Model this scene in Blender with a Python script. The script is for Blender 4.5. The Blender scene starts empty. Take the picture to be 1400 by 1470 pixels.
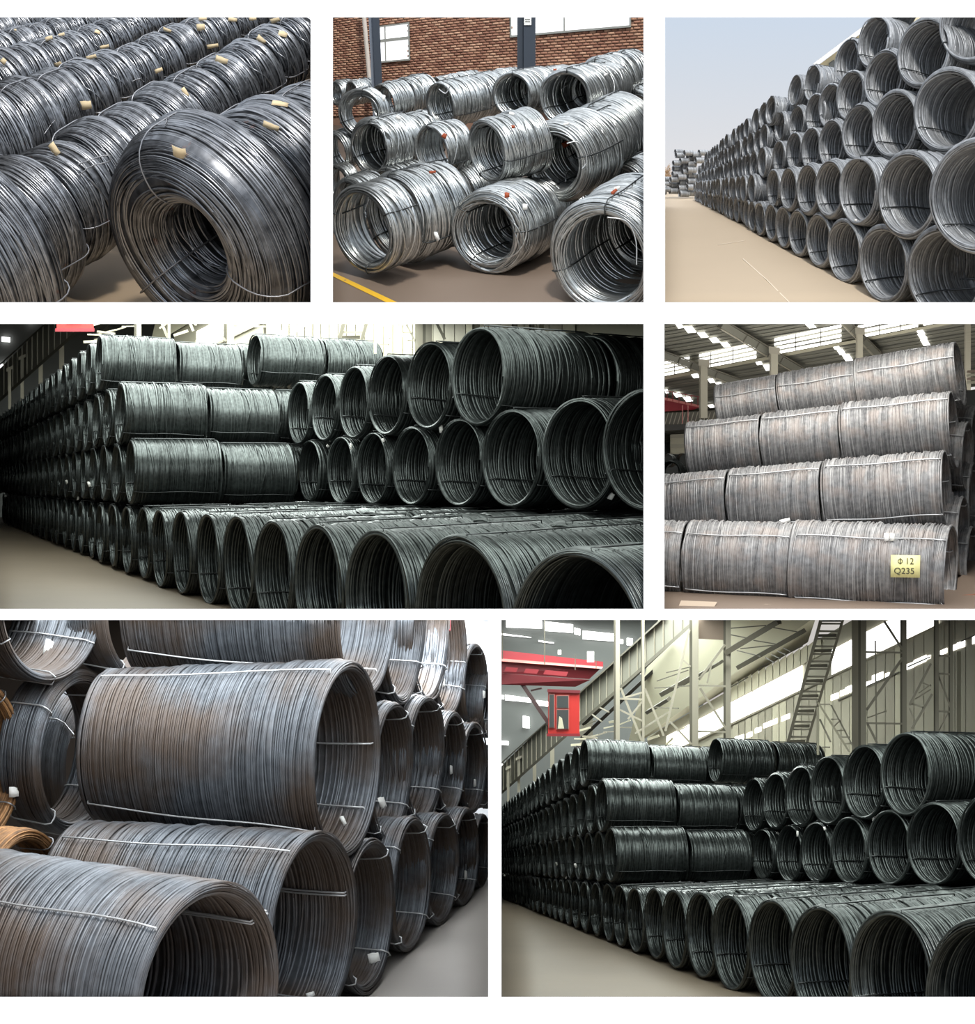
import bpy, bmesh, math, random
import numpy as np
from mathutils import Vector, Matrix

# ------------------------------------------------------------------ camera, sky, sun, exposure
C = bpy.context.scene.collection
SC = bpy.context.scene
EYE = 1.40            # height of the lens and of the middle of the display wall (m)
DIST = 10.0           # lens to the face of the display wall (m)
U = 0.001             # one millimetre of wall face: the model unit of all the show boxes

cam_data = bpy.data.cameras.new('camera')
cam_data.sensor_fit = 'HORIZONTAL'
cam_data.sensor_width = 36.0
cam_data.lens = 36.0 * DIST / 1.4
cam_data.clip_end = 500
cam = bpy.data.objects.new('camera', cam_data)
cam.location = (0, -DIST, EYE)
cam.rotation_euler = (math.pi / 2, 0, 0)
C.objects.link(cam)
SC.camera = cam

SC.view_settings.view_transform = 'Standard'
SC.view_settings.look = 'None'
SC.view_settings.exposure = 0.0
SC.view_settings.gamma = 1.0
SC.view_settings.use_curve_mapping = False


def lin(r, g, b):
    f = lambda c: (c / 255 / 12.92) if c / 255 <= 0.04045 else ((c / 255 + 0.055) / 1.055) ** 2.4
    return (f(r), f(g), f(b), 1.0)


world = bpy.data.worlds.new('world')
SC.world = world
world.use_nodes = True
wn, wl = world.node_tree.nodes, world.node_tree.links
wn.clear()
w_out = wn.new('ShaderNodeOutputWorld')
w_bg = wn.new('ShaderNodeBackground')
w_co = wn.new('ShaderNodeTexCoord')
w_sep = wn.new('ShaderNodeSeparateXYZ')
w_ramp = wn.new('ShaderNodeValToRGB')
w_map = wn.new('ShaderNodeMapRange')
w_map.inputs['From Min'].default_value = -1.0
w_map.inputs['From Max'].default_value = 1.0
wl.new(w_co.outputs['Generated'], w_sep.inputs[0])
wl.new(w_sep.outputs['Z'], w_map.inputs['Value'])
wl.new(w_map.outputs[0], w_ramp.inputs[0])
wl.new(w_ramp.outputs[0], w_bg.inputs['Color'])
wl.new(w_bg.outputs[0], w_out.inputs['Surface'])
w_bg.inputs['Strength'].default_value = 1.0
cr = w_ramp.color_ramp
SKY = [(0.0, (0.48, 0.43, 0.37)), (0.497, (0.60, 0.57, 0.54)), (0.508, (0.84, 0.81, 0.80)), (0.5225, (0.80, 0.775, 0.775)),
       (0.529, (0.69, 0.725, 0.78)), (0.537, (0.60, 0.70, 0.835)), (0.65, (0.82, 0.95, 1.12)), (1.0, (1.85, 1.95, 2.10))]
while len(cr.elements) < len(SKY):
    cr.elements.new(0.5)
for e, (p, c) in zip(cr.elements, SKY):
    e.position = p
    e.color = (*c, 1)

sun_data = bpy.data.lights.new('sun', 'SUN')
sun_data.energy = 2.6
sun_data.angle = math.radians(6)
sun_data.color = (1.0, 0.97, 0.93)
sun = bpy.data.objects.new('sun', sun_data)
sun.rotation_euler = Vector((-0.08, 0.64, -0.76)).to_track_quat('-Z', 'Y').to_euler()
C.objects.link(sun)


# ------------------------------------------------------------------ the wall frame: millimetres across, millimetres down, depth behind the face
def at(x, y, d=0.0):
    k = 1.0 + d * U / DIST          # the show boxes widen towards the back
    return Vector(((x - 700) * U * k, d * U, EYE + (735 - y) * U * k))


def at_np(x, y, d):
    k = 1.0 + d * U / DIST
    return np.stack([(x - 700) * U * k, d * U + 0 * x, EYE + (735 - y) * U * k], -1)


def unat_np(p):
    k = 1.0 + p[:, 1] / DIST
    return p[:, 0] / (U * k) + 700, 735 - (p[:, 2] - EYE) / (U * k), p[:, 1] / U


def lamp(name, x, y, d, sx, sy, watt, color=(1, 1, 1), aim=(0, 0, -1)):
    l = bpy.data.lights.new(name, 'AREA')
    l.shape = 'RECTANGLE'
    l.size, l.size_y = sx * U, sy * U
    l.energy = watt
    l.color = color
    o = bpy.data.objects.new(name, l)
    o.location = at(x, y, d)
    o.rotation_euler = Vector(aim).to_track_quat('-Z', 'Y').to_euler()
    C.objects.link(o)
    return o


# added fill lights with no fixtures seen: flat panels under each lid, following its slope and shining down; another, hidden behind the grey stack, is added to brighten its roof
def lid_fill(name, x, y, d, sx, sd, watt, color=(1, 1, 1)):
    s = (735 - y) / (DIST / U)
    return lamp(name, x, y, d, sx, sd, watt, color, (0, s, -1))


HALL, SHED, DAY = (0.93, 1.0, 0.96), (1.0, 0.985, 0.95), (0.90, 0.96, 1.0)
lid_fill('hall_fill', 460, 461, 260, 860, 380, 5.5, HALL)
lid_fill('hall_fill', 440, 459, 1000, 820, 800, 6.2, HALL)
lid_fill('hall_fill', 330, 459, 2250, 640, 1300, 24, HALL)
lid_fill('shed_fill', 1190, 461, 200, 430, 320, 2.5, SHED)
lid_fill('yard_fill', 330, 887, 90, 680, 140, 4, DAY)  # unseen fill added to brighten the open-air heap
lid_fill('yard_fill', 350, 887, 800, 660, 900, 13, DAY)
lid_fill('yard_fill', 590, 887, 1560, 220, 640, 10, DAY)
lid_fill('mill_fill', 1080, 887, 260, 660, 380, 4.0, HALL)
lid_fill('mill_fill', 1070, 887, 900, 640, 700, 6.5, HALL)
lid_fill('mill_fill', 870, 887, 2250, 320, 1300, 14, HALL)
lamp('roof_fill', 1180, 640, 640, 420, 120, 1.3, SHED, (0, 0.45, 1))  # added uplight, no fixture there, hidden by the stack

# ------------------------------------------------------------------ materials
MATS = {}


def new_mat(name):
    m = bpy.data.materials.new(name)
    m.use_nodes = True
    MATS[name] = m
    return m, m.node_tree.nodes, m.node_tree.links, m.node_tree.nodes['Principled BSDF']


def plain(name, col, rough=0.6, metal=0.0, noise=0.0, scale=20.0, bump=0.0, spec=0.5):
    m, n, l, p = new_mat(name)
    p.inputs['Roughness'].default_value = rough
    p.inputs['Metallic'].default_value = metal
    p.inputs['Specular IOR Level'].default_value = spec
    if noise or bump:
        co = n.new('ShaderNodeTexCoord')
        no = n.new('ShaderNodeTexNoise')
        no.inputs['Scale'].default_value = scale
        no.inputs['Detail'].default_value = 6
        l.new(co.outputs['Object'], no.inputs['Vector'])
        mx = n.new('ShaderNodeMix')
        mx.data_type = 'RGBA'
        mx.inputs['A'].default_value = tuple(c * (1 - noise) for c in col[:3]) + (1,)
        mx.inputs['B'].default_value = tuple(min(1, c * (1 + noise)) for c in col[:3]) + (1,)
        l.new(no.outputs['Fac'], mx.inputs['Factor'])
        l.new(mx.outputs['Result'], p.inputs['Base Color'])
        if bump:
            b = n.new('ShaderNodeBump')
            b.inputs['Strength'].default_value = bump
            b.inputs['Distance'].default_value = 0.002
            l.new(no.outputs['Fac'], b.inputs['Height'])
            l.new(b.outputs[0], p.inputs['Normal'])
    else:
        p.inputs['Base Color'].default_value = col
    return m


def glow(name, col, strength):
    m, n, l, p = new_mat(name)
    p.inputs['Base Color'].default_value = (0.8, 0.8, 0.8, 1)
    p.inputs['Emission Color'].default_value = col
    p.inputs['Emission Strength'].default_value = strength
    return m


def wire_mat(name, dark, light, metal, rough, stain=None, stain_amt=0.0, stain_scale=2.0, stain_lo=0.5, stain_hi=0.65):
    """Drawn steel wire: each turn its own shade (mesh attribute), mottled along its length, with rust, scale or painted reflection in patches."""
    m, n, l, p = new_mat(name)
    a = n.new('ShaderNodeAttribute')
    a.attribute_name = 'shade'
    co = n.new('ShaderNodeTexCoord')
    no = n.new('ShaderNodeTexNoise')
    no.inputs['Scale'].default_value = 9.0
    no.inputs['Detail'].default_value = 4
    l.new(co.outputs['Object'], no.inputs['Vector'])
    ad = n.new('ShaderNodeMath')
    ad.operation = 'MULTIPLY_ADD'
    ad.inputs[1].default_value = 0.7
    l.new(a.outputs['Fac'], ad.inputs[0])
    sc = n.new('ShaderNodeMath')
    sc.operation = 'MULTIPLY_ADD'
    sc.inputs[1].default_value = 0.9
    sc.inputs[2].default_value = -0.3
    l.new(no.outputs['Fac'], sc.inputs[0])
    l.new(sc.outputs[0], ad.inputs[2])
    mx = n.new('ShaderNodeMix')
    mx.data_type = 'RGBA'
    mx.inputs['A'].default_value = dark
    mx.inputs['B'].default_value = light
    l.new(ad.outputs[0], mx.inputs['Factor'])
    out = mx.outputs['Result']
    if stain:
        n2 = n.new('ShaderNodeTexNoise')
        n2.inputs['Scale'].default_value = stain_scale
        n2.inputs['Detail'].default_value = 5
        l.new(co.outputs['Object'], n2.inputs['Vector'])
        mr = n.new('ShaderNodeMapRange')
        mr.inputs['From Min'].default_value = stain_lo
        mr.inputs['From Max'].default_value = stain_hi
        mr.inputs['To Max'].default_value = stain_amt
        l.new(n2.outputs['Fac'], mr.inputs['Value'])
        m2 = n.new('ShaderNodeMix')
        m2.data_type = 'RGBA'
        m2.inputs['B'].default_value = stain
        l.new(mr.outputs[0], m2.inputs['Factor'])
        l.new(out, m2.inputs['A'])
        out = m2.outputs['Result']
    l.new(out, p.inputs['Base Color'])
    p.inputs['Metallic'].default_value = metal
    p.inputs['Roughness'].default_value = rough
    return m


plain('white_board', (0.93, 0.93, 0.93, 1), 0.7)
plain('box_grey', (0.12, 0.12, 0.12, 1), 0.8)
plain('shed_floor', lin(150, 130, 105), 0.6, noise=0.12, scale=6, bump=0.15)
plain('hall_floor', lin(122, 106, 92), 0.55, noise=0.22, scale=5, bump=0.15)
plain('yard_floor', lin(184, 166, 142), 0.85, noise=0.09, scale=4, bump=0.1)
plain('mill_floor', lin(112, 99, 82), 0.6, noise=0.2, scale=5, bump=0.15)
plain('wet_floor', lin(150, 143, 136), 0.6, noise=0.12, scale=5, bump=0.1)
wire_mat('annealed', (0.028, 0.029, 0.032, 1), (0.44, 0.45, 0.47, 1), 0.8, 0.33, lin(150, 80, 40), 0.35, 6.0, 0.68, 0.74)
wire_mat('galvanized', (0.26, 0.27, 0.265, 1), (0.80, 0.82, 0.80, 1), 0.85, 0.30)
wire_mat('outdoor', (0.15, 0.155, 0.16, 1), (0.46, 0.47, 0.48, 1), 0.35, 0.45)
wire_mat('dark_rod', (0.016, 0.019, 0.018, 1), (0.125, 0.14, 0.135, 1), 0.7, 0.34)
wire_mat('grey_rod', (0.085, 0.085, 0.088, 1), (0.44, 0.435, 0.425, 1), 0.3, 0.5, lin(165, 148, 136), 0.35, 2.0, 0.5, 0.65)
wire_mat('scaled_reflect_rod', (0.040, 0.044, 0.050, 1), (0.19, 0.205, 0.225, 1), 0.4, 0.48, lin(88, 70, 54), 0.72, 0.9, 0.40, 0.60)  # brown patches: mill scale plus ground reflection painted into the colour
wire_mat('rusty_rod', lin(95, 70, 48), lin(190, 140, 90), 0.2, 0.6)
plain('tie_steel', (0.30, 0.30, 0.31, 1), 0.4, 0.7)
plain('tie_dark', (0.07, 0.075, 0.075, 1), 0.45, 0.6)
plain('tie_bright', (0.50, 0.50, 0.50, 1), 0.4, 0.5)
plain('paper_tan', lin(222, 200, 160), 0.8, noise=0.06, scale=30)
plain('paper_white', lin(240, 238, 232), 0.8)
plain('paper_red', lin(165, 78, 45), 0.7)
plain('paper_yellow', lin(238, 230, 160), 0.8)
plain('ink', lin(60, 60, 40), 0.8)

# ------------------------------------------------------------------ object helpers
R_ = random.Random(7)


def link(o, parent=None):
    C.objects.link(o)
    if parent is not None:
        o.parent = parent
    return o


def tag(o, label=None, cat=None, group=None, kind=None):
    for k, v in (('label', label), ('category', cat), ('group', group), ('kind', kind)):
        if v:
            o[k] = v
    return o


def np_mesh(name, v, f, mat, smooth=True, shade=None):
    me = bpy.data.meshes.new(name)
    v = np.asarray(v, dtype=np.float32)
    f = np.asarray(f, dtype=np.int32)
    me.vertices.add(len(v))
    me.vertices.foreach_set('co', v.ravel())
    k = f.shape[1]
    me.loops.add(f.size)
    me.loops.foreach_set('vertex_index', f.ravel())
    me.polygons.add(len(f))
    me.polygons.foreach_set('loop_start', np.arange(0, f.size, k, dtype=np.int32))
    if smooth:
        me.polygons.foreach_set('use_smooth', np.ones(len(f), dtype=bool))
    me.update(calc_edges=True)
    if shade is not None:
        at_ = me.attributes.new('shade', 'FLOAT', 'POINT')
        at_.data.foreach_set('value', np.asarray(shade, dtype=np.float32))
    if mat:
        me.materials.append(MATS[mat] if isinstance(mat, str) else mat)
    return me


class MB:
    """Collects simple solids and links them as ONE mesh object."""

    def __init__(self):
        self.v, self.f = [], []

    def hexa(self, p):                      # eight corners: bottom ring then top ring
        b = len(self.v)
        self.v += [tuple(q) for q in p]
        for q in ((0, 3, 2, 1), (4, 5, 6, 7), (0, 1, 5, 4), (1, 2, 6, 5), (2, 3, 7, 6), (3, 0, 4, 7)):
            self.f.append(tuple(b + i for i in q))
        return self

    def box(self, x0, x1, y0, y1, d0, d1):  # in wall millimetres
        return self.hexa([at(x0, y1, d0), at(x1, y1, d0), at(x1, y1, d1), at(x0, y1, d1),
                          at(x0, y0, d0), at(x1, y0, d0), at(x1, y0, d1), at(x0, y0, d1)])

    def bar(self, a, b, w, h=None, up=(0, 0, 1)):
        """square bar from a to b (world points), w by h millimetres"""
        a, b = Vector(a), Vector(b)
        t = (b - a).normalized()
        s = t.cross(Vector(up))
        if s.length < 1e-4:
            s = t.cross(Vector((1, 0, 0)))
        s.normalize()
        n = s.cross(t).normalized()
        s *= w * U / 2
        n *= (h or w) * U / 2
        return self.hexa([a - s - n, a + s - n, b + s - n, b - s - n, a - s + n, a + s + n, b + s + n, b - s + n])

    def quad_slab(self, p, thick):
        """four world points made into a slab, thickened along its normal"""
        p = [Vector(q) for q in p]
        n = (p[1] - p[0]).cross(p[3] - p[0]).normalized() * thick * U
        return self.hexa(p + [q + n for q in p])

    def build(self, name, mat, parent=None):
        me = bpy.data.meshes.new(name)
        me.from_pydata(self.v, [], self.f)
        bm = bmesh.new()
        bm.from_mesh(me)
        bmesh.ops.recalc_face_normals(bm, faces=bm.faces)
        bm.to_mesh(me)
        bm.free()
        me.materials.append(MATS[mat] if isinstance(mat, str) else mat)
        return link(bpy.data.objects.new(name, me), parent)


def sweep(pts, rad, sides=5, closed=False):
    """tube along points -> verts, quads"""
    p = np.asarray(pts, float)
    n = len(p)
    t = (np.roll(p, -1, 0) - np.roll(p, 1, 0)) if closed else np.gradient(p, axis=0)
    t /= np.linalg.norm(t, axis=1, keepdims=True) + 1e-12
    ref = np.array([0.0, 0.0, 1.0])
    if np.abs(t @ ref).max() > 0.95:
        ref = np.array([0.31, 0.82, 0.48])
    s = np.cross(t, ref)
    s /= np.linalg.norm(s, axis=1, keepdims=True) + 1e-12
    q = np.cross(s, t)
    al = np.arange(sides) / sides * 2 * np.pi
    v = p[:, None] + rad * (np.cos(al)[None, :, None] * s[:, None] + np.sin(al)[None, :, None] * q[:, None])
    i = np.arange(n if closed else n - 1)
    j = np.arange(sides)
    I, J = np.meshgrid(i, j, indexing='ij')
    f = np.stack([I * sides + J, ((I + 1) % n) * sides + J, ((I + 1) % n) * sides + (J + 1) % sides, I * sides + (J + 1) % sides], -1).reshape(-1, 4)
    return v.reshape(-1, 3), f


def tube_obj(name, pts, rad_mm, mat, parent=None, sides=6):
    v, f = sweep([tuple(p) for p in pts], rad_mm * U, sides)
    return link(bpy.data.objects.new(name, np_mesh(name, v, f, mat)), parent)


# ------------------------------------------------------------------ wire coils
def profile(L, w, rc):
    """closed section of the winding in (radius, along): outer face, back lip, bore, front lip -> function of arc length"""
    rc = min(rc, w / 2 * 0.98, L / 2 * 0.9)
    seg = [('l', (1, rc), (1, L - rc)), ('a', (1 - rc, L - rc), 0), ('l', (1 - rc, L), (1 - w + rc, L)), ('a', (1 - w + rc, L - rc), 90),
           ('l', (1 - w, L - rc), (1 - w, rc)), ('a', (1 - w + rc, rc), 180), ('l', (1 - w + rc, 0), (1 - rc, 0)), ('a', (1 - rc, rc), 270)]
    pts, nor = [], []
    for k, p, q in seg:
        if k == 'l':
            n = max(2, int(math.dist(p, q) / 0.02))
            d = ((q[0] - p[0]), (q[1] - p[1]))
            ln = math.hypot(*d) or 1
            nn = (d[1] / ln, -d[0] / ln)
            for i in range(n):
                pts.append((p[0] + d[0] * i / n, p[1] + d[1] * i / n))
                nor.append(nn)
        else:
            for i in range(6):
                a = math.radians(q + 90 * i / 6)
                pts.append((p[0] + rc * math.cos(a), p[1] + rc * math.sin(a)))
                nor.append((math.cos(a), math.sin(a)))
    pts, nor = np.array(pts), np.array(nor)
    e = np.linalg.norm(np.roll(pts, -1, 0) - pts, axis=1)
    s = np.concatenate([[0], np.cumsum(e)])
    P, N = np.vstack([pts, pts[:1]]), np.vstack([nor, nor[:1]])
    tot = s[-1]

    def at_s(q):
        q = np.mod(q, tot)
        r = np.stack([np.interp(q, s, P[:, 0]), np.interp(q, s, P[:, 1])], -1)
        n = np.stack([np.interp(q, s, N[:, 0]), np.interp(q, s, N[:, 1])], -1)
        n /= np.linalg.norm(n, axis=-1, keepdims=True) + 1e-9
        return r, n
    return at_s, tot


WIND = {}


def winding_mesh(L, w, pitch, seg, seed, mat, rc=0.08, wob=1.0, lump=0.012, bulge=0.0, bulge_n=5, taper=1.0, strand=True, deform=None):
    """One long strand wound turn upon turn over a thin bed of the same wire; the bore is wound coarser. Radius 1, front lip at z=0, back lip at z=L."""
    key = (L, round(w, 2), pitch, seg, seed, mat, round(taper, 2), round(bulge, 3))
    if deform is None and key in WIND:
        return WIND[key]
    rng = np.random.default_rng(seed * 7919 + int(L * 100))
    at_s, tot = profile(L, w, rc)
    ph = rng.uniform(0, 6.28, 8)

    def lumps(s, th):
        z = lump * (np.sin(s * 9 + ph[0]) * 0.5 + np.sin(s * 21 + ph[1]) * 0.35 + np.sin(2 * th + ph[2]) * 0.8 + np.sin(s * 5 + 3 * th + ph[3]) * 0.5)
        if bulge:
            z = z + bulge * (np.abs(np.sin(s * bulge_n * math.pi / tot + ph[4] + 0.12 * np.sin(th + ph[5]))) - 0.6)
        return z

    wr = pitch * 0.58
    nb = max(14, min(60, int(tot / (pitch * 3))))
    sb = np.arange(nb) / nb * tot
    th = np.arange(seg) / seg * 2 * np.pi
    S, T = np.meshgrid(sb, th, indexing='ij')
    r, n = at_s(S)
    off = lumps(S, T) - (min(2.1 * wr, 0.38 * w) if strand else 0.3 * wr)
    if not strand:
        off = off + rng.normal(0, 0.010, nb)[:, None]
    rr = r[..., 0] + n[..., 0] * off
    zz = r[..., 1] + n[..., 1] * off
    i, j = np.meshgrid(np.arange(nb), np.arange(seg), indexing='ij')
    V = [np.stack([rr * np.cos(T), rr * np.sin(T), zz], -1).reshape(-1, 3)]
    F = [np.stack([i * seg + j, i * seg + (j + 1) % seg, ((i + 1) % nb) * seg + (j + 1) % seg, ((i + 1) % nb) * seg + j], -1).reshape(-1, 4)]
    SH = [np.repeat(rng.uniform(0.05, (0.5 if wob < 2 else 0.2) if strand else 1.0, nb), seg)]  # bed darker than the strand: shade of the gaps put into its colour
    base = len(V[0])
    if strand:
        fine = L + 0.5 * w + 0.1        # outer face first, then back lip and bore at a coarser pitch, ending on the front lip
        st, q = [], -w * 0.7
        while q < tot - w * 0.7:
            st.append(q)
            q += pitch * (1.0 if q < L or q > tot - w * 1.6 - 0.25 else 1.55)
        k = np.arange(len(st))
        turns = len(st) - 1
        st = np.array(st)
        loc = np.gradient(st) / pitch
        s_t = st + rng.normal(0, 0.3 * pitch, turns + 1)
        n_t = rng.uniform(-0.6, 0.8, turns + 1) * wr * (1 + 0.45 * max(0.0, wob - 1))
        over = rng.random(turns + 1) < 0.13
        n_t[over] += wr * 1.0
        a_t = rng.normal(0, 0.75 * wob * pitch, turns + 1) * np.where(over, 2.8, 1)
        b_t = rng.normal(0, 0.75 * wob * pitch, turns + 1) * np.where(over, 2.8, 1)
        c_t = rng.normal(0, 0.35 * wr, turns + 1)
        shade = np.clip(rng.beta(1.5, 1.6, turns + 1), 0, 1)
        tt = np.arange(turns * seg + 1) / seg
        lp = lambda q: np.interp(tt, k, q)
        th = tt * 2 * np.pi
        s = lp(s_t) + lp(a_t) * np.cos(th) + lp(b_t) * np.sin(th)
        nn = lp(n_t) + lp(c_t) * np.sin(2 * th + 1.3) + lumps(s, th) - 0.8 * wr
        wl_ = (wr * np.minimum(1.4, lp(loc)))[:, None, None]
        r, n = at_s(s)
        rad = r[:, 0] + n[:, 0] * nn
        z = r[:, 1] + n[:, 1] * nn
        e = np.stack([np.cos(th), np.sin(th), 0 * th], -1)
        N3 = n[:, :1] * e + n[:, 1:] * np.array([0, 0, 1.0])
        S3 = -n[:, 1:] * e + n[:, :1] * np.array([0, 0, 1.0])
        cpt = rad[:, None] * e + z[:, None] * np.array([0, 0, 1.0])
        al = np.array([0.0, 2.25, 4.03])
        v1 = cpt[:, None] + wl_ * (np.cos(al)[None, :, None] * N3[:, None] + np.sin(al)[None, :, None] * S3[:, None])
        m = len(cpt)
        i, j = np.meshgrid(np.arange(m - 1), np.arange(2), indexing='ij')
        j = np.where(j == 0, 0, 2)      # the two faces turned outwards; the bed closes the strand below
        f1 = np.stack([i * 3 + j, i * 3 + (j + 1) % 3, (i + 1) * 3 + (j + 1) % 3, (i + 1) * 3 + j], -1).reshape(-1, 4) + base
        V.append(v1.reshape(-1, 3))
        F.append(f1)
        SH.append(np.repeat(shade[np.minimum(np.floor(tt).astype(int), turns)], 3))
    v = np.concatenate(V)
    if taper != 1.0:
        k = 1 - (1 - taper) * v[:, 2:3] / L
        v = np.concatenate([v[:, :2] * k, v[:, 2:]], 1)
    if deform is not None:
        v = deform(v)
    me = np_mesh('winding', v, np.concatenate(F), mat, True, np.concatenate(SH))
    if deform is None:
        WIND[key] = me
    return me


def tie_mesh(L, w, ang, mat, rad=0.011, taper=1.0, rc=0.05, deform=None, lift=0.03):
    """a binding wire laced round the wall of the winding at one angle"""
    key = ('tie', round(L, 2), round(w, 2), ang, mat, rad, round(taper, 2), rc)
    if deform is None and key in WIND:
        return WIND[key]
    at_s, tot = profile(L, w, rc)
    n = 30
    s = np.arange(n) / n * tot
    r, no = at_s(s)
    r = r + no * lift
    a = ang + 0.02 * np.sin(s * 3)
    p = np.stack([r[:, 0] * np.cos(a), r[:, 0] * np.sin(a), r[:, 1]], -1)
    v, f = sweep(p, rad, 4, True)
    if taper != 1.0:
        v = np.concatenate([v[:, :2] * (1 - (1 - taper) * v[:, 2:3] / L), v[:, 2:]], 1)
    if deform is not None:
        v = deform(v)
    me = np_mesh('binding_wire', v, f, mat)
    if deform is None:
        WIND[key] = me
    return me


class Box:
    """One show box: opening x0..x1, y0..y1; everything in it stays inside the box walls."""

    def __init__(self, x0, x1, y0, y1, m=11, top_open=False):
        self.x0, self.x1 = (x0 - m if x0 > 10 else -60), (x1 + m if x1 < 1390 else 1460)
        self.y0, self.y1 = (-400 if top_open else y0 - m * 0.7), y1 + m * 0.7
        self.ox = (x0, x1, y0, y1)


P1, P2, P3 = Box(0, 446, 25, 434, 13, True), Box(478, 924, 25, 434, 13, True), Box(955, 1400, 25, 434, 13, True)
P4, P5 = Box(0, 924, 465, 874, 10), Box(954, 1400, 465, 874, 10)
P6, P7 = Box(0, 701, 890, 1431, 8), Box(720, 1400, 890, 1431, 8)


def coil(box, x, y, R, axis, d, L=1.6, w=0.15, mat='dark_rod', tie='tie_dark', name='wire_rod_coil', label='', cat='wire coil', group=None,
         roll=None, seed=None, ties=4, wob=1.0, lump=0.012, bulge=0.0, bulge_n=5, taper=1.0, rc=0.08, pitch=None, seg=None, tie_ang=None, tie_rad=None, squash=1.0, centre=False):
    """A coil whose front lip is centred at (x, y, d); axis (right, up, deeper) points from the front lip to the back lip."""
    ax = Vector((axis[0], axis[2], axis[1])).normalized()
    k = (1 + d * U / DIST)
    S = R * U * k
    z = ax
    upv = Vector((0, 0, 1))
    xx = z.cross(upv)
    if xx.length < 0.05:
        xx = Vector((1, 0, 0))
    xx.normalize()
    yy = z.cross(xx).normalized()           # points down: angle +90 is the underside
    M = Matrix((xx, yy, z)).transposed().to_4x4()
    roll = R_.uniform(-0.15, 0.15) if roll is None else roll
    M = Matrix.Translation(at(x, y, d)) @ M @ Matrix.Rotation(roll, 4, 'Z') @ Matrix.Diagonal((S, S, S, 1))
    small = R < 24
    if pitch is None:
        pitch = 0.0185 if R > 110 else 0.026 if R > 75 else 0.036 if R > 45 else 0.055 if R > 24 else 0.1
    if seg is None:
        seg = 60 if R > 110 else 48 if R > 75 else 40 if R > 45 else 32 if R > 24 else 20
    # alike coils share their wire: length in steps, stretched a little to fit
    Lq = round(L / 0.4) * 0.4 if R < 110 else round(L, 2)
    Lq = max(0.4, round(Lq, 2))
    M = M @ Matrix.Diagonal((1, 1, L / Lq, 1))
    taper = round(taper / 0.04) * 0.04 if R < 110 else taper
    reach_L, L = L, Lq
    if seed is None:
        seed = R_.randrange(2)
    # does it reach past the walls of its box?
    Mi = np.array(M.inverted())
    Mn = np.array(M)
    ends = [at(x, y, d), at(x, y, d) + ax * reach_L * S]
    reach = 0
    sides = [unat_np(np.array([e])) for e in ends]
    hw = R * (0.25 + 0.75 * min(1.0, abs(z.y) + abs(z.z)))
    if (all(e[0][0] - hw > box.ox[1] + 4 for e in sides) or all(e[0][0] + hw < box.ox[0] - 4 for e in sides)
            or all(e[1][0] - R > box.ox[3] + 4 for e in sides) or all(e[1][0] + R < box.ox[2] - 4 for e in sides)):
        return None                     # nothing of it would show through the opening
    for e in ends:
        ex, ey, ed = unat_np(np.array([e]))
        rr = R * 1.08
        if ex[0] - rr < box.x0 or ex[0] + rr > box.x1 or ey[0] - rr < box.y0 or ey[0] + rr > box.y1 or ed[0] - rr < 9:
            reach = 1
    deform = None
    if reach:
        def deform(v):
            p = v @ Mn[:3, :3].T + Mn[:3, 3]
            a, b, c = unat_np(p)
            q = at_np(np.clip(a, box.x0, box.x1), np.clip(b, box.y0, box.y1), np.maximum(c, 9.0))
            return q @ Mi[:3, :3].T + Mi[:3, 3]
    me = winding_mesh(L, w, pitch, seg, seed, mat, rc, wob, lump, bulge, bulge_n, taper, R > 11, deform)
    if small:
        root = bpy.data.objects.new(name, me)
        root.matrix_world = M
        link(root)
    else:
        root = bpy.data.objects.new(name, None)
        root.empty_display_size = 0.01
        root.matrix_world = M
        link(root)
        link(bpy.data.objects.new('winding', me), root)
        ang = tie_ang if tie_ang is not None else [0.6 + i * 2 * math.pi / ties for i in range(ties)]
        for a in ang:
            tm = tie_mesh(L, w, a, tie, tie_rad or max(0.008, min(0.02, 1.1 / R)), taper, rc, deform)
            link(bpy.data.objects.new('binding_wire', tm), root)
    tag(root, label, cat, group)
    return root


NUM = ['first', 'second', 'third', 'fourth', 'fifth', 'sixth', 'seventh', 'eighth', 'ninth', 'tenth', 'eleventh', 'twelfth', 'thirteenth',
       'fourteenth', 'fifteenth', 'sixteenth', 'seventeenth', 'eighteenth', 'nineteenth', 'twentieth', 'twenty-first', 'twenty-second',
       'twenty-third', 'twenty-fourth', 'twenty-fifth', 'twenty-sixth', 'twenty-seventh', 'twenty-eighth', 'twenty-ninth', 'thirtieth'] + ['thirty-' + s for s in
       ['first', 'second', 'third', 'fourth', 'fifth', 'sixth', 'seventh', 'eighth', 'ninth']]


class Plane:
    """A flat wall or roof through three points; tells how deep it lies behind any spot of the wall face."""

    def __init__(self, a, b, c):
        self.a, self.n = a, (b - a).cross(c - a).normalized()

    def depth(self, x, y):
        o = Vector((0, -DIST, EYE))
        r = at(x, y, 0) - o
        t = (self.a - o).dot(self.n) / r.dot(self.n)
        return (o + r * t).y / U


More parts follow.
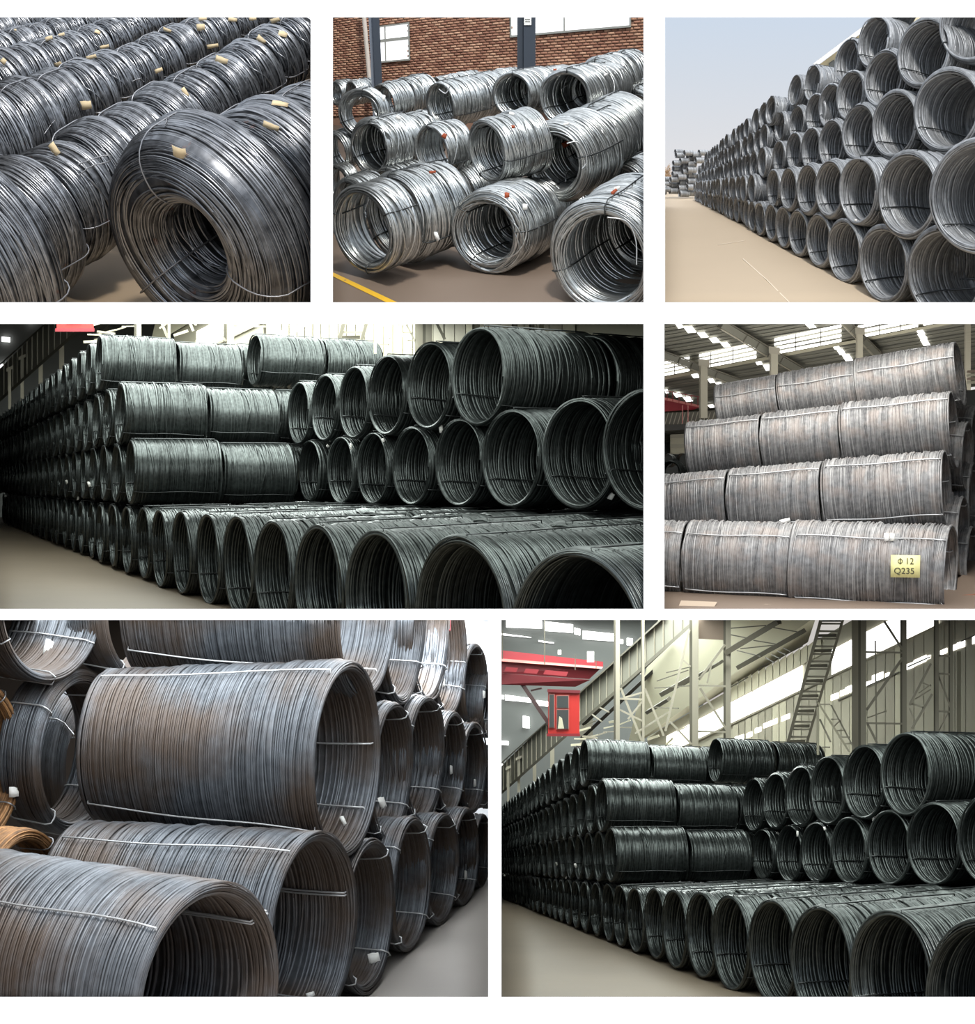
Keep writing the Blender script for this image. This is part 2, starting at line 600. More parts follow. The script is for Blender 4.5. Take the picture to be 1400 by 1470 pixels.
class Yard:
    """A deep view laid out in model metres (right, up from eye level, ahead) and built in relief: nearer things larger, depth in proportion."""

    def __init__(self, f, x0, y0, z0, d0, k=1.0, ox=0.0, oy=0.0):
        self.f, self.x0, self.y0 = f * k, x0 * k + ox, y0 * k + oy
        self.z0, self.d0 = z0, d0

    def depth(self, Z):
        return self.d0 + 1.1 * self.f * math.log(max(Z, 0.05) / self.z0)

    def xy(self, X, Y, Z):
        return self.x0 + self.f * X / Z, self.y0 - self.f * Y / Z

    def pt(self, X, Y, Z):
        x, y = self.xy(X, Y, Z)
        return at(x, y, self.depth(Z))

    def place(self, X, Y, Z, r, a):
        """-> x, y, R, local axis, depth for a coil of radius r with level axis a=(ax, az)"""
        x, y = self.xy(X, Y, Z)
        k, t = X / Z, Y / Z
        az = min(0.97, abs(a[0] * k + a[1]))
        ix = a[0] - k * a[1]
        iy = -t * a[1]
        n = math.hypot(ix, iy) or 1
        q = math.sqrt(1 - az * az)
        return x, y, self.f * r / Z, (ix / n * q, iy / n * q, az), self.depth(Z)


# ------------------------------------------------------------------ the display wall and its boxes
def display_wall():
    xs = [-70, -62, 446, 478, 701, 720, 924, 954, 955, 1462, 1470]
    ys = [-6, 25, 434, 465, 874, 890, 1431, 1520]
    holes = [(-62, 446, 25, 434), (478, 924, 25, 434), (955, 1462, 25, 434), (-62, 924, 465, 874), (954, 1462, 465, 874), (-62, 701, 890, 1431), (720, 1462, 890, 1431)]
    bm = bmesh.new()
    vs = {}

    def vert(i, j, d):
        if (i, j, d) not in vs:
            vs[i, j, d] = bm.verts.new(at(xs[i], ys[j], d))
        return vs[i, j, d]
    T = 6
    solid = {}
    for i in range(len(xs) - 1):
        for j in range(len(ys) - 1):
            cx, cy = (xs[i] + xs[i + 1]) / 2, (ys[j] + ys[j + 1]) / 2
            solid[i, j] = not any(a < cx < b and c < cy < e for a, b, c, e in holes)
    for (i, j), s in solid.items():
        if not s:
            continue
        for d in (0, T):
            bm.faces.new([vert(i, j, d), vert(i + 1, j, d), vert(i + 1, j + 1, d), vert(i, j + 1, d)])
        for (di, dj, e) in ((-1, 0, ((i, j), (i, j + 1))), (1, 0, ((i + 1, j), (i + 1, j + 1))), (0, -1, ((i, j), (i + 1, j))), (0, 1, ((i, j + 1), (i + 1, j + 1)))):
            if not solid.get((i + di, j + dj), False):
                (a, b), (c, e2) = e
                bm.faces.new([vert(a, b, 0), vert(c, e2, 0), vert(c, e2, T), vert(a, b, T)])
    bmesh.ops.recalc_face_normals(bm, faces=bm.faces)
    me = bpy.data.meshes.new('wall_front')
    bm.to_mesh(me)
    bm.free()
    me.materials.append(MATS['white_board'])
    o = link(bpy.data.objects.new('wall_front', me))
    tag(o, kind='structure')
    D = 3600
    for nm, b, dd in (('wall_divider', (460, 464, -6, 449), 1500), ('wall_divider', (938, 942, -6, 449), 1300), ('wall_divider', (937, 941, 452, 880), D), ('wall_divider', (708.5, 711.5, 883, 1475), D),
                  ('ceiling', (-70, 1470, 448, 451), D), ('ceiling', (-70, 1470, 881.5, 882.8), D), ('floor', (-70, 1470, 1452, 1456), D),
                  ('wall_left', (-70, -66, 449, 1456), D), ('wall_left', (-70, -66, -6, 449), 1500), ('wall_right', (1466, 1470, 449, 1456), D)):
        o = MB().box(b[0], b[1], b[2], b[3], 6.5, dd).build(nm, 'box_grey')
        tag(o, kind='structure')


display_wall()


def sheet(name, pts, mat, thick=3, kind='structure'):
    """a floor in relief: a strip of rows (x left, x right, y, depth) joined front to back"""
    bm = bmesh.new()
    rows = [[bm.verts.new(at(x0 + (x1 - x0) * i / 12, y, d)) for i in range(13)] for x0, x1, y, d in pts]
    for a, b in zip(rows, rows[1:]):
        for i in range(12):
            f = bm.faces.new([a[i], a[i + 1], b[i + 1], b[i]])
            f.smooth = True
    r = bmesh.ops.extrude_face_region(bm, geom=bm.faces[:])
    for g in r['geom']:
        if isinstance(g, bmesh.types.BMVert):
            g.co.z -= thick * U
    bmesh.ops.recalc_face_normals(bm, faces=bm.faces)
    me = bpy.data.meshes.new(name)
    bm.to_mesh(me)
    bm.free()
    me.materials.append(MATS[mat])
    o = link(bpy.data.objects.new(name, me))
    tag(o, kind=kind)
    return o


def yard_floor(Y, eye, zs, box, mat, name='floor'):
    rows = []
    for Z in zs:
        x, y = Y.xy(0, -eye, Z)
        if y > box.y1:
            y = box.y1
        rows.append((box.x0, box.x1, y, Y.depth(Z)))
    return sheet(name, rows, mat)

# ================================================================== open-air stack (sky behind, sand-coloured ground)
OUT = Yard(479, 1178, 267, 3.0, 120)
OA, ORW = (0.909, 0.416), (-0.416, 0.909)


def outdoor_yard():
    def px(cx, cy, h):
        return cx / 3.11 + 950, cy / 3.11 + 20, h / 3.11

    QR = [0.0, 0.0, 0.55, 0.85, 1.15]       # the upper rows step back

    def put(x, y, R, k, label, L=1.75, back=0.0):
        q = QR[k] + back
        t = (x - OUT.x0) / OUT.f
        s = (3.16 + q * OA[0] - t * q * OA[1]) / (t * ORW[1] - ORW[0])
        X, Z = 3.16 + s * ORW[0] + q * OA[0], s * ORW[1] + q * OA[1]
        x, y, R2, ax, d = OUT.place(X, (OUT.y0 - y) * Z / OUT.f, Z, 0.575, OA)
        coil(P3, x, y, R2, ax, d, L=L, w=0.12, mat='outdoor', tie='tie_dark', name='steel_wire_coil', label=label, group='coils of the open-air stack',
             wob=1.5, lump=0.018, rc=0.055, ties=3)
    rows = [
        [(1260, 1160, 185), (985, 1118, 183), (810, 1060, 145), (697, 1012, 130), (606, 977, 110), (540, 952, 94), (487, 930, 86), (435, 914, 76)],
        [(1416, 812, 248), (1093, 805, 205), (874, 790, 160), (745, 782, 128), (648, 783, 111), (563, 782, 103), (495, 778, 76)],
        [(1270, 428, 215), (1035, 492, 158), (875, 527, 115), (752, 580, 115), (663, 602, 88), (588, 612, 79), (520, 640, 76)],
        [(1165, 170, 168), (985, 288, 142), (840, 362, 124), (748, 408, 93), (682, 444, 73), (600, 487, 74), (522, 503, 69)],
        [(1385, 40, 170), (945, 122, 122), (828, 208, 104), (670, 308, 92), (594, 340, 76)]]
    lev = ['bottom', 'second', 'third', 'fourth', 'top']
    count = [0] * 5
    for k, row in enumerate(rows):
        for q in row:
            count[k] += 1
            put(*px(*q), k, f'grey steel wire coil in open-air stack, {lev[k]} row, {NUM[count[k] - 1]} from the near end', 2.7 if k < 4 else 1.7, (0.12 if k == 0 else -0.06 if k == 1 else 0) if count[k] == 1 else 0)
    put(*px(1085, 45, 100), 4, 'grey steel wire coil wedged behind the top row of the open-air stack', 1.2, 0.5)
    s = 13.9
    n = 0
    while s < 45:
        for k in range(5):
            if k == 4 and (n % 5 == 3 or n > 21):
                continue
            if k == 3 and n == 24:
                continue
            ss = s + (0.59 if k % 2 else 0) + R_.uniform(-0.02, 0.02)
            q = R_.uniform(0, 0.2) + 0.6 * QR[k]
            X, Z = 3.16 + ss * ORW[0] + q * OA[0], ss * ORW[1] + q * OA[1]
            Yc = -1.14 + 1.02 * k + R_.uniform(-0.04, 0.04)
            x, y, R, ax, d = OUT.place(X, Yc, Z, 0.575, OA)
            count[k] += 1
            coil(P3, x, y, R, ax, d, L=2.0, w=0.13, mat='outdoor', tie='tie_dark', name='steel_wire_coil',
                 label=f'grey steel wire coil in open-air stack, {lev[k]} row, {NUM[count[k] - 1]} from the near end', cat='wire coil', group='coils of the open-air stack', wob=1.5, lump=0.02, ties=3)
        s += 1.18
        n += 1
    # the next stack at the far end, its coils seen side-on
    far = [(982, 278, 4.6), (980, 270, 4.5), (981, 262, 4.5), (979, 254, 4.2), (986, 247, 4.3), (985, 239, 4.4), (983, 231, 4.2), (1000, 222, 4.3), (993, 227, 4.2), (989, 219.5, 4.0),
           (968, 274, 4.2), (969, 266, 4.0), (969, 258, 4.0), (972, 250, 4.0), (973, 242, 4.0), (973, 234, 3.8), (977, 223, 4.0), (976, 218, 3.6), (959, 272, 3.5), (960, 264, 3.4), (961, 257, 3.4), (1005, 230, 4.3), (1010, 219, 4.2)] + [(993, 277 - 8.3 * i, 4.4) for i in range(6)] + [(953, 276, 3.4), (954, 269, 3.3)]
    seen = {}
    for i, (x, y, R) in enumerate(far):
        w = 'tree-side' if x < 966 else 'middle' if x < 978.5 else 'yard-side' if x < 992 else 'innermost'
        col = (w, seen.setdefault(w, 0))
        seen[w] += 1
        coil(P3, x - 7, y, R * 1.06, (0.93, 0, 0.36), 1560 + (i % 3) * 5 + y * 0.05, L=3.2, w=0.14, mat='outdoor', name='steel_wire_coil',
             label=f'tiny side-on coil in the far stack, {col[0]} column, {NUM[col[1]]} of its column', cat='wire coil', group='coils of the far side-on stack', pitch=0.12)

    g = yard_floor(OUT, 1.74, [4.72, 5.5, 6.5, 8, 10, 13, 17, 23, 32, 50, 90, 200], P3, 'yard_floor')
    sheet('floor', [(P3.x0, P3.x1, P3.y1, 8), (P3.x0, P3.x1, P3.y1 - 0.5, OUT.depth(4.72))], 'yard_floor')

    mb = MB()
    for (xa, ya), (xb, yb) in (((1066, 372), (1100, 402)), ((1100, 402), (1134, 436)), ((1030, 352), (1068, 346))):
        q = []
        for x, y in ((xa, ya), (xb, yb)):
            dd = OUT.depth(OUT.f * 1.74 / (y - OUT.y0))
            q += [at(x, y - 0.4, dd), at(x + 1.6, y - 0.4, dd)]
        up = Vector((0, 0, 0.0004))
        mb.hexa([q[0], q[1], q[3], q[2], q[0] + up, q[1] + up, q[3] + up, q[2] + up])
    tag(mb.build('floor_line', 'chalk'), kind='structure')

    # cream building beyond the stack
    b = bpy.data.objects.new('building', None)
    b.location = at(1240, 200, 1300)
    link(b)
    tag(b, 'cream building with white roof edge showing above the open-air stack', 'building')
    inv = b.location.copy()

    def part(mb, name, mat):
        o = mb.build(name, mat)
        o.parent = b
        o.location = -inv
        return o

    def band(x0, y0, x1, y1, h0, h1, d0, d1):
        return MB().hexa([at(x0, y0 + h0, d0), at(x1, y1 + h1, d0), at(x1, y1 + h1, d1), at(x0, y0 + h0, d1), at(x0, y0, d0), at(x1, y1, d0), at(x1, y1, d1), at(x0, y0, d1)])
    part(band(1172, 96, 1330, -22, 130, 248, 1300, 1400), 'wall', 'cream_wall')
    part(band(1168, 91, 1334, -33, 7, 9, 1286, 1410), 'roof_edge', 'paper_white')
    part(band(1190, 90.5, 1198, 85.5, 11, 11, 1297, 1299.5), 'window', 'window_dark')
    part(band(1212, 76, 1220, 71, 10, 10, 1297, 1299.5), 'window', 'window_dark')

    # bare winter tree at the end of the yard
    rt = bpy.data.objects.new('bare_tree', None)
    rt.location = at(957, 274, 1800)
    link(rt)
    tag(rt, 'bare orange-brown tree beyond the far end of the yard', 'tree')
    rr = random.Random(3)
    V, F, nb = [], [], 0

    def limb(p, q, r):
        nonlocal nb
        v, f = sweep([p, (np.array(p) + np.array(q)) / 2 + np.array([rr.uniform(-.6, .6) * U, 0, 0]), q], r * U, 4)
        V.append(v)
        F.append(f + nb)
        nb += len(v)
    base = np.array(at(957, 274, 1800))
    top = np.array(at(957, 246, 1800))
    limb(base, top, 0.7)
    for i in range(90):
        t = rr.uniform(0.25, 1)
        p = base + (top - base) * t
        q = p + np.array([rr.uniform(-11, 9), rr.uniform(-9, 9), rr.uniform(2, 13)]) * U * (1.15 - 0.4 * t) * 1.15
        limb(p, q, 0.28)
        for _ in range(2):
            limb(p + (q - p) * 0.6, q + np.array([rr.uniform(-4, 4), rr.uniform(-4, 4), rr.uniform(0, 5)]) * U, 0.2)
    o = link(bpy.data.objects.new('branches', np_mesh('branches', np.concatenate(V) - np.array(rt.location), np.concatenate(F), 'bark')), rt)


plain('chalk', lin(222, 208, 188), 0.9)
plain('cream_wall', lin(222, 212, 180), 0.8)
plain('window_dark', lin(90, 92, 90), 0.3)
plain('bark', lin(190, 160, 125), 0.9)
outdoor_yard()


# ================================================================== rows of annealed wire on a shed floor, seen from above
def annealed_rows():
    def row(p0, R0, p1, R1, n, t0, d0, word, az=0.62, L=1.15, first=0.0):
        """coils one behind another from p0 (radius R0) to p1 (radius R1)"""
        dx, dy = p1[0] - p0[0], p1[1] - p0[1]
        ln = math.hypot(dx, dy)
        q = math.sqrt(1 - az * az)
        ax = (dx / ln * q, -dy / ln * q, az)
        x, y, R, d = p0[0], p0[1], R0, d0
        i = 0
        trav = 0.0
        while i < n:
            jit = (R_.uniform(-.03, .03), R_.uniform(-.03, .03), R_.uniform(-.03, .03))
            a = tuple(ax[j] + jit[j] for j in range(3))
            big = i == 0 and first
            coil(P1, x + R_.uniform(-.03, .03) * R, y + R_.uniform(-.03, .02) * R, R * R_.uniform(0.97, 1.04), a, d, L=L * (0.96 if first else 0.90), w=0.46 if not big else 0.62,
                 mat='annealed', tie='tie_steel', name='annealed_wire_coil', label=f'dark annealed wire coil, {NUM[i]} in the {word}', cat='wire coil',
                 group='annealed wire coils in rows', wob=2.6, lump=0.02, rc=0.26, ties=3, tie_ang=[R_.uniform(-2.2, -1.2), 0.4, 2.6],
                 pitch=0.0150 if R > 150 else 0.018 if R > 100 else 0.026 if R > 60 else 0.038 if R > 35 else None)
            step = L * R
            x += dx / ln * step * q
            y += dy / ln * step * q
            d += step * az
            trav += step * q
            R = R0 + (R1 - R0) * (1 - 1 / (1 + trav / ln * (R0 / R1 - 1))) / (1 - R1 / R0) if R0 != R1 else R0
            i += 1
    row((268, 366), 178, (560, 165), 86, 6, 0, 185, 'front row beside the bare floor', az=0.60, L=0.82, first=1)
    row((-128, 434), 172, (410, 74), 50, 13, 0, 260, 'second row, the longest', L=1.0)
    row((-74, 236), 104, (330, 42), 36, 14, 0, 660, 'third row', L=1.0)
    row((-24, 140), 63, (240, 26), 28, 12, 0, 960, 'fourth row', L=1.0)
    row((-20, 94), 46, (130, 36), 26, 9, 0, 1080, 'fifth row', L=1.0)
    row((-16, 58), 36, (100, 16), 22, 6, 0, 1180, 'sixth row, nearest the back wall', L=1.0)
    sheet('floor', [(P1.x0, P1.x1, 444, 8), (P1.x0, P1.x1, 444, 440), (P1.x0, P1.x1, 380, 620), (P1.x0, P1.x1, 200, 1020), (P1.x0, P1.x1, 80, 1460)], 'shed_floor')
    w = MB().box(P1.x0, P1.x1, -60, 120, 1452, 1460).build('wall_back', 'window_dark')
    tag(w, kind='structure')


annealed_rows()


# ================================================================== galvanized coils heaped by a brick wall
def galvanized_heap():
    G = dict(mat='galvanized', tie='tie_dark', name='galvanized_wire_coil', cat='wire coil', group='galvanized coils heaped by the brick wall', ties=3)

    def put(f, b, R, asp, d, label, w=0.22, bulge=0.025, bn=7, taper=1.0, **kw):
        """front centre f and back centre b in the crop frame"""
        fx, fy = f[0] / 3.077 + 475, f[1] / 3.077 + 20
        bx, by = b[0] / 3.077 + 475, b[1] / 3.077 + 20
        R = R / 3.077
        dx, dy = bx - fx, by - fy
        ln = math.hypot(dx, dy)
        q = math.sqrt(1 - asp * asp)
        L = ln / q / R
        o = dict(G)
        o.update(kw)
        deep = o.pop('deep', 0)
        for j in range(1, deep + 1):    # more coils of the same row, seen through the bore
            g = 0.35 + 0.42 * j
            coil(P2, fx + dx * g, fy + dy * g, R * (0.86 - 0.08 * j), (dx / ln * q, -dy / ln * q, asp), d + L * R * asp * (1.02 if j == 1 else 2.0), L=L, w=0.34, label=f'coil {["next", "two places", "three places"][j - 1]} behind the ' + label.split(',')[0].split(' with ')[0], wob=2.0, lump=0.018, rc=0.11, **G)
        return coil(P2, fx, fy, R, (dx / ln * q, -dy / ln * q, asp), d, L=L, w=w, label=label, wob=2.0, lump=0.018, bulge=bulge, bulge_n=bn, taper=taper, rc=0.11, **o)
    put((142, 955), (265, 905), 200, 0.66, 150, 'bright galvanized coil at the front of the heap beside the yellow floor line', w=0.17, tie_ang=[-2.6, -0.3, 1.8])
    put((285, 905), (520, 820), 205, 0.62, 230, 'bulging galvanized coil with red tag, right behind the one beside the yellow line'.replace('right ', ''), w=0.2, bulge=0.04, bn=9, taper=0.93)
    put((545, 830), (640, 800), 175, 0.6, 420, 'galvanized coil at the tail of the row beside the yellow line', w=0.2)
    put((690, 965), (850, 885), 186, 0.84, 190, 'round-mouthed galvanized coil with red tag lying mid-floor at the front', w=0.27, deep=2, tie_ang=[-2.4, 0.0, 2.2])
    put((1200, 1085), (1420, 930), 268, 0.84, 60, 'largest galvanized coil, its wide mouth facing out at the lower corner', w=0.24, deep=2, bulge=0.035, bn=9, tie_ang=[-1.3, 3.0, 1.2, 0.5])
    put((985, 660), (1155, 575), 180, 0.78, 290, 'tilted galvanized coil with loose inner wires resting on two front coils', w=0.3, deep=1, tie_ang=[-2.5, -0.2, 1.9])
    put((1175, 575), (1330, 490), 172, 0.7, 500, 'galvanized coil just behind the tilted one with loose inner wires', w=0.25)
    put((1345, 485), (1480, 420), 165, 0.7, 720, 'galvanized coil at the tail of the tilted row, cut by the frame edge', w=0.25)
    put((690, 610), (900, 545), 146, 0.55, 270, 'galvanized coil with red tag standing over the round-mouthed front coil', w=0.16, bulge=0.035, bn=8, tie_ang=[-2.2, 0.2, 2.2])
    put((448, 612), (560, 575), 122, 0.6, 395, 'galvanized coil with red tag leaning between its two middle neighbours', w=0.12)
    put((170, 595), (330, 548), 127, 0.64, 500, 'galvanized coil in the middle tier above the yellow-line row', w=0.15, deep=1, bulge=0.035)
    put((335, 560), (440, 530), 114, 0.6, 700, 'galvanized coil tucked behind the middle-tier coil above the yellow-line row', w=0.2)
    put((1035, 372), (1170, 325), 131, 0.88, 560, 'galvanized coil with deep dark mouth on the top tier beneath the brick wall', w=0.16, deep=1, bulge=0.03)
    put((1180, 318), (1290, 280), 122, 0.72, 720, 'galvanized coil with white tag behind the deep-mouthed top-tier coil', w=0.2, bulge=0.04, bn=9)
    put((1295, 276), (1350, 262), 112, 0.72, 860, 'last galvanized coil of the top-tier row against the brick wall', w=0.2)
    put((800, 358), (930, 320), 104, 0.86, 660, 'galvanized coil on the top tier below the dark steel column', w=0.17, deep=2)
    put((484, 402), (650, 362), 103, 0.62, 640, 'galvanized coil with crossed loose wires in its mouth, top tier', w=0.13, bulge=0.03, bn=8)
    put((655, 368), (740, 340), 100, 0.6, 800, 'galvanized coil with white tag behind the crossed-wire top-tier coil', w=0.2, bulge=0.04)
    put((228, 398), (320, 372), 88, 0.62, 760, 'galvanized coil behind the thin leaning ring on the top tier', w=0.15)
    put((325, 372), (430, 345), 90, 0.6, 880, 'galvanized coil second behind the thin leaning ring', w=0.2, bulge=0.04)
    put((130, 442), (165, 428), 112, 0.88, 600, 'thin ring-like galvanized coil leaning at the end of the top tier', w=0.3, bulge=0)
    put((20, 610), (75, 590), 90, 0.55, 640, 'shaded galvanized coil half cut by the frame under the thin ring', w=0.2)
    put((30, 750), (80, 735), 85, 0.6, 620, 'shaded galvanized coil low in the corner behind the front row', w=0.2)
    put((90, 845), (200, 800), 125, 0.6, 400, 'galvanized coil hidden behind the mouth of the front coil', w=0.2)
    put((250, 780), (380, 740), 105, 0.6, 480, 'galvanized coil lying low between the front row and middle tier', w=0.2)
    put((1000, 900), (1120, 850), 110, 0.7, 560, 'shaded coil lying in the gap under the tilted coil', w=0.2)
    put((1310, 690), (1420, 640), 120, 0.7, 560, 'shaded coil lying above the largest coil near the frame', w=0.2)
    put((1290, 800), (1450, 730), 150, 0.7, 420, 'galvanized coil right behind the largest front coil'.replace('right ', 'close '), w=0.2)
    put((640, 760), (740, 730), 90, 0.6, 560, 'shaded coil in the gap above the round-mouthed front coil', w=0.2)
    put((90, 350), (180, 330), 55, 0.5, 1050, 'dull coil in the far row beneath the white drainpipe', w=0.2)
    put((20, 352), (90, 340), 55, 0.5, 1080, 'dull coil at the very end of the far row by the brick wall', w=0.2)
    for i, (x, y) in enumerate([(470, 325), (560, 315), (640, 310), (735, 300), (900, 290), (965, 295)]):
        put((x, y), (x + 85, y - 20), 48 + (i % 2) * 6, 0.55, 1010 + i * 22, f'galvanized coil in the far row along the wall, {NUM[i]} from the drainpipe', w=0.2)
    # floor and its yellow line
    sheet('floor', [(P2.x0, P2.x1, 443, 8), (P2.x0, P2.x1, 443, 100), (P2.x0, P2.x1, 402, 175), (P2.x0, P2.x1, 380, 260), (P2.x0, P2.x1, 300, 620), (P2.x0, P2.x1, 180, 1250)], 'hall_floor')
    V, n = [], 14
    mb = MB()

    def fy(y):      # depth of the floor at height y
        pts = [(443, 100), (402, 175), (380, 260), (300, 620)]
        for (a, b), (c, e) in zip(pts, pts[1:]):
            if c <= y <= a:
                return b + (e - b) * (a - y) / (a - c)
        return 8
    for i in range(n):
        t0, t1 = i / n, (i + 1) / n
        q = []
        for t in (t0, t1):
            x, y = 470 + 118 * t, 388 + 55 * t
            for k in (0, 1):
                yy = y + k * (5.5 + 2.5 * t)
                yy = min(yy, 442.9)
                q.append(at(x, yy - 0.5, fy(yy)))
        mb.hexa([q[1], q[3], q[2], q[0], q[1] + Vector((0, 0, .0004)), q[3] + Vector((0, 0, .0004)), q[2] + Vector((0, 0, .0004)), q[0] + Vector((0, 0, .0004))])
    o = mb.build('floor_line', 'yellow_paint')
    tag(o, kind='structure')

    # brick wall: bricks proud of the mortar, courses falling away with the wall
    D0 = 1330

    def wp(u, v, e=0.0):
        """wall coordinates u along, v up the wall (mm) -> point; the wall runs nearer towards its far end in u"""
        t = (u - 465) / 472
        s = 0.86 + 0.34 * t
        y = 142 - 20 * t - (v * s) * 1.0
        x = 465 + 472 * (0.86 * t + 0.17 * t * t) / 1.03
        return at(x - v * 0.03 * (1 - t), y, D0 - 260 * t - e)

    wb = MB()
    for i in range(8):
        u0, u1 = 455 + i * 62, 455 + (i + 1) * 62
        holes = []
        wb.hexa([wp(u0, -60), wp(u1, -60), wp(u1, -60, -14), wp(u0, -60, -14), wp(u0, 150), wp(u1, 150), wp(u1, 150, -14), wp(u0, 150, -14)])
    wall = wb.build('wall_back', 'mortar')
    tag(wall, kind='structure')
    wins = [(556, 604, 54, 106), (754, 908, 74, 150)]
    rb = random.Random(5)
    bricks = []
    bl, bh = 9.3, 3.75
    nrow = int(150 / bh)
    for r in range(-8, nrow):
        off = (bl / 2 if r % 2 else 0) + rb.uniform(-0.6, 0.6)
        for c in range(int(490 / bl)):
            u = 458 + off + c * bl
            v = r * bh
            if any(a - 2 < u + bl / 2 < b + 2 and e - 1 < v + bh / 2 < f + 1 for a, b, e, f in wins):
                continue
            bricks.append((u, v))
    tones = [plain('brick_red', lin(164, 118, 95), 0.85, noise=0.2, scale=200), plain('brick_orange', lin(176, 132, 106), 0.85, noise=0.2, scale=200),
             plain('brick_pale', lin(196, 154, 126), 0.85, noise=0.15, scale=200), plain('brick_brown', lin(146, 102, 82), 0.85, noise=0.2, scale=200)]

    def corners(u, v, dv=0.0):
        a, b, c, e = u + 0.5, u + bl - 0.5, v + 0.45, v + bh - 0.45
        z = 1.6 + dv
        return [wp(a, c, z), wp(b, c, z), wp(b, c, 0), wp(a, c, 0), wp(a, e, z), wp(b, e, z), wp(b, e, 0), wp(a, e, 0)]
    seen = [q for q in bricks if q[1] > 4]
    seen.sort(key=lambda q: -q[0])
    near, rest = seen[:296], seen[296:] + [q for q in bricks if q[1] <= 4]
    fc = [(0, 3, 2, 1), (4, 5, 6, 7), (0, 1, 5, 4), (1, 2, 6, 5), (2, 3, 7, 6), (3, 0, 4, 7)]
    for q in near:
        p = corners(*q, rb.uniform(-0.4, 0.6))
        o0 = p[0].copy()
        me = np_mesh('brick', [tuple(x - o0) for x in p], fc, rb.choice(tones + [tones[1]]), False)
        o = link(bpy.data.objects.new('brick', me), wall)
        o.location = o0
    groups = {}
    for q in rest:
        groups.setdefault(rb.randrange(4), []).append(q)
    v, f, mi = [], [], []
    for g, qs in groups.items():
        for q in qs:
            b0 = len(v)
            v += [tuple(x) for x in corners(*q, rb.uniform(-0.4, 0.6))]
            f += [tuple(b0 + i for i in t) for t in fc]
            mi += [g] * 6
    me = np_mesh('brickwork', v, f, None, False)
    for t in tones:
        me.materials.append(t)
    me.polygons.foreach_set('material_index', np.array(mi, dtype=np.int32))
    o = link(bpy.data.objects.new('brickwork', me), wall)
    tag(o, kind='stuff')

    # windows: frame, bars and bright panes
    for wi, (a, b, e, f) in enumerate(wins):
        wr = bpy.data.objects.new(f'window_{wi + 1}', None)
        link(wr)
        tag(wr, kind='structure')
        fm = MB()
        t = 2.4
        for (p, q, r, s) in ((a - t, b + t, e - 2.6, e), (a - t, b + t, f, f + t), (a - t, a, e, f), (b, b + t, e, f)):
            fm.hexa([wp(p, r, 6), wp(q, r, 6), wp(q, r, 0.5), wp(p, r, 0.5), wp(p, s, 6), wp(q, s, 6), wp(q, s, 0.5), wp(p, s, 0.5)])
        fm.build('window_frame', 'window_grey', wr)
        ms = [a + (b - a) * 0.26] if wi == 0 else [a + (b - a) * 0.46]
        hs = [e + (f - e) * 0.60] if wi == 0 else []
        for m_ in ms:
            MB().hexa([wp(m_ - 1, e, 5), wp(m_ + 1, e, 5), wp(m_ + 1, e, .5), wp(m_ - 1, e, .5), wp(m_ - 1, f, 5), wp(m_ + 1, f, 5), wp(m_ + 1, f, .5), wp(m_ - 1, f, .5)]).build('mullion', 'window_grey', wr)
        for h_ in hs:
            MB().hexa([wp(a, h_ - 2.4, 5), wp(b, h_ - 2.4, 5), wp(b, h_ - 2.4, .5), wp(a, h_ - 2.4, .5), wp(a, h_ + 2.4, 5), wp(b, h_ + 2.4, 5), wp(b, h_ + 2.4, .5), wp(a, h_ + 2.4, .5)]).build('transom', 'window_grey', wr)
        xs = [a] + ms + [b]
        ys = [e] + hs + [f]
        for p, q in zip(xs, xs[1:]):
            for r, s in zip(ys, ys[1:]):
                MB().hexa([wp(p, r, 1.6), wp(q, r, 1.6), wp(q, r, 0.6), wp(p, r, 0.6), wp(p, s, 1.6), wp(q, s, 1.6), wp(q, s, 0.6), wp(p, s, 0.6)]).build('pane', 'bright_pane', wr)

    # steel columns, drainpipe
    def column(x0, x1, top, bot, lean, d, label):
        r = bpy.data.objects.new('steel_column', None)
        link(r)
        tag(r, label, 'column')
        m1 = MB()
        w = x1 - x0
        m1.hexa([at(x0 + lean, bot, d), at(x1 + lean, bot, d), at(x1 + lean, bot, d + 2), at(x0 + lean, bot, d + 2), at(x0, top, d), at(x1, top, d), at(x1, top, d + 2), at(x0, top, d + 2)])
        m1.build('flange', 'column_steel', r)
        m2 = MB()
        c = (x0 + x1) / 2
        m2.hexa([at(c - 1 + lean, bot, d + 2), at(c + 1 + lean, bot, d + 2), at(c + 1 + lean, bot, d + 14), at(c - 1 + lean, bot, d + 14), at(c - 1, top, d + 2), at(c + 1, top, d + 2), at(c + 1, top, d + 14), at(c - 1, top, d + 14)])
        m2.build('web', 'column_steel', r)
        m3 = MB()
        m3.hexa([at(x0 + lean - w * .55, bot, d + 14), at(x1 + lean - w * .1, bot, d + 14), at(x1 + lean - w * .1, bot, d + 16), at(x0 + lean - w * .55, bot, d + 16), at(x0 - w * .55, top, d + 14), at(x1 - w * .1, top, d + 14), at(x1 - w * .1, top, d + 16), at(x0 - w * .55, top, d + 16)])
        m3.build('flange', 'column_pale' if x0 < 600 else 'column_steel', r)
        return r
    column(533, 543, -15, 170, 8, 985, 'dark blue-grey steel column beside the small brick-wall window')
    c2 = column(752, 769, -15, 175, 0, 960, 'dark steel column with a small notice in front of the big window')
    MB().box(752.5, 763, 18, 36, 958, 959.6).build('notice', 'paper_white', c2)
    for y in (28, 31):
        MB().box(754, 761, y - 0.5, y + 0.5, 957.6, 958.2).build('print_line', 'ink', c2)
    tube = [at(519 + (y + 20) * 0.085, y, 1250) for y in range(-20, 150, 10)]
    o = tube_obj('drainpipe', tube, 3.6, 'pipe_white', sides=10)
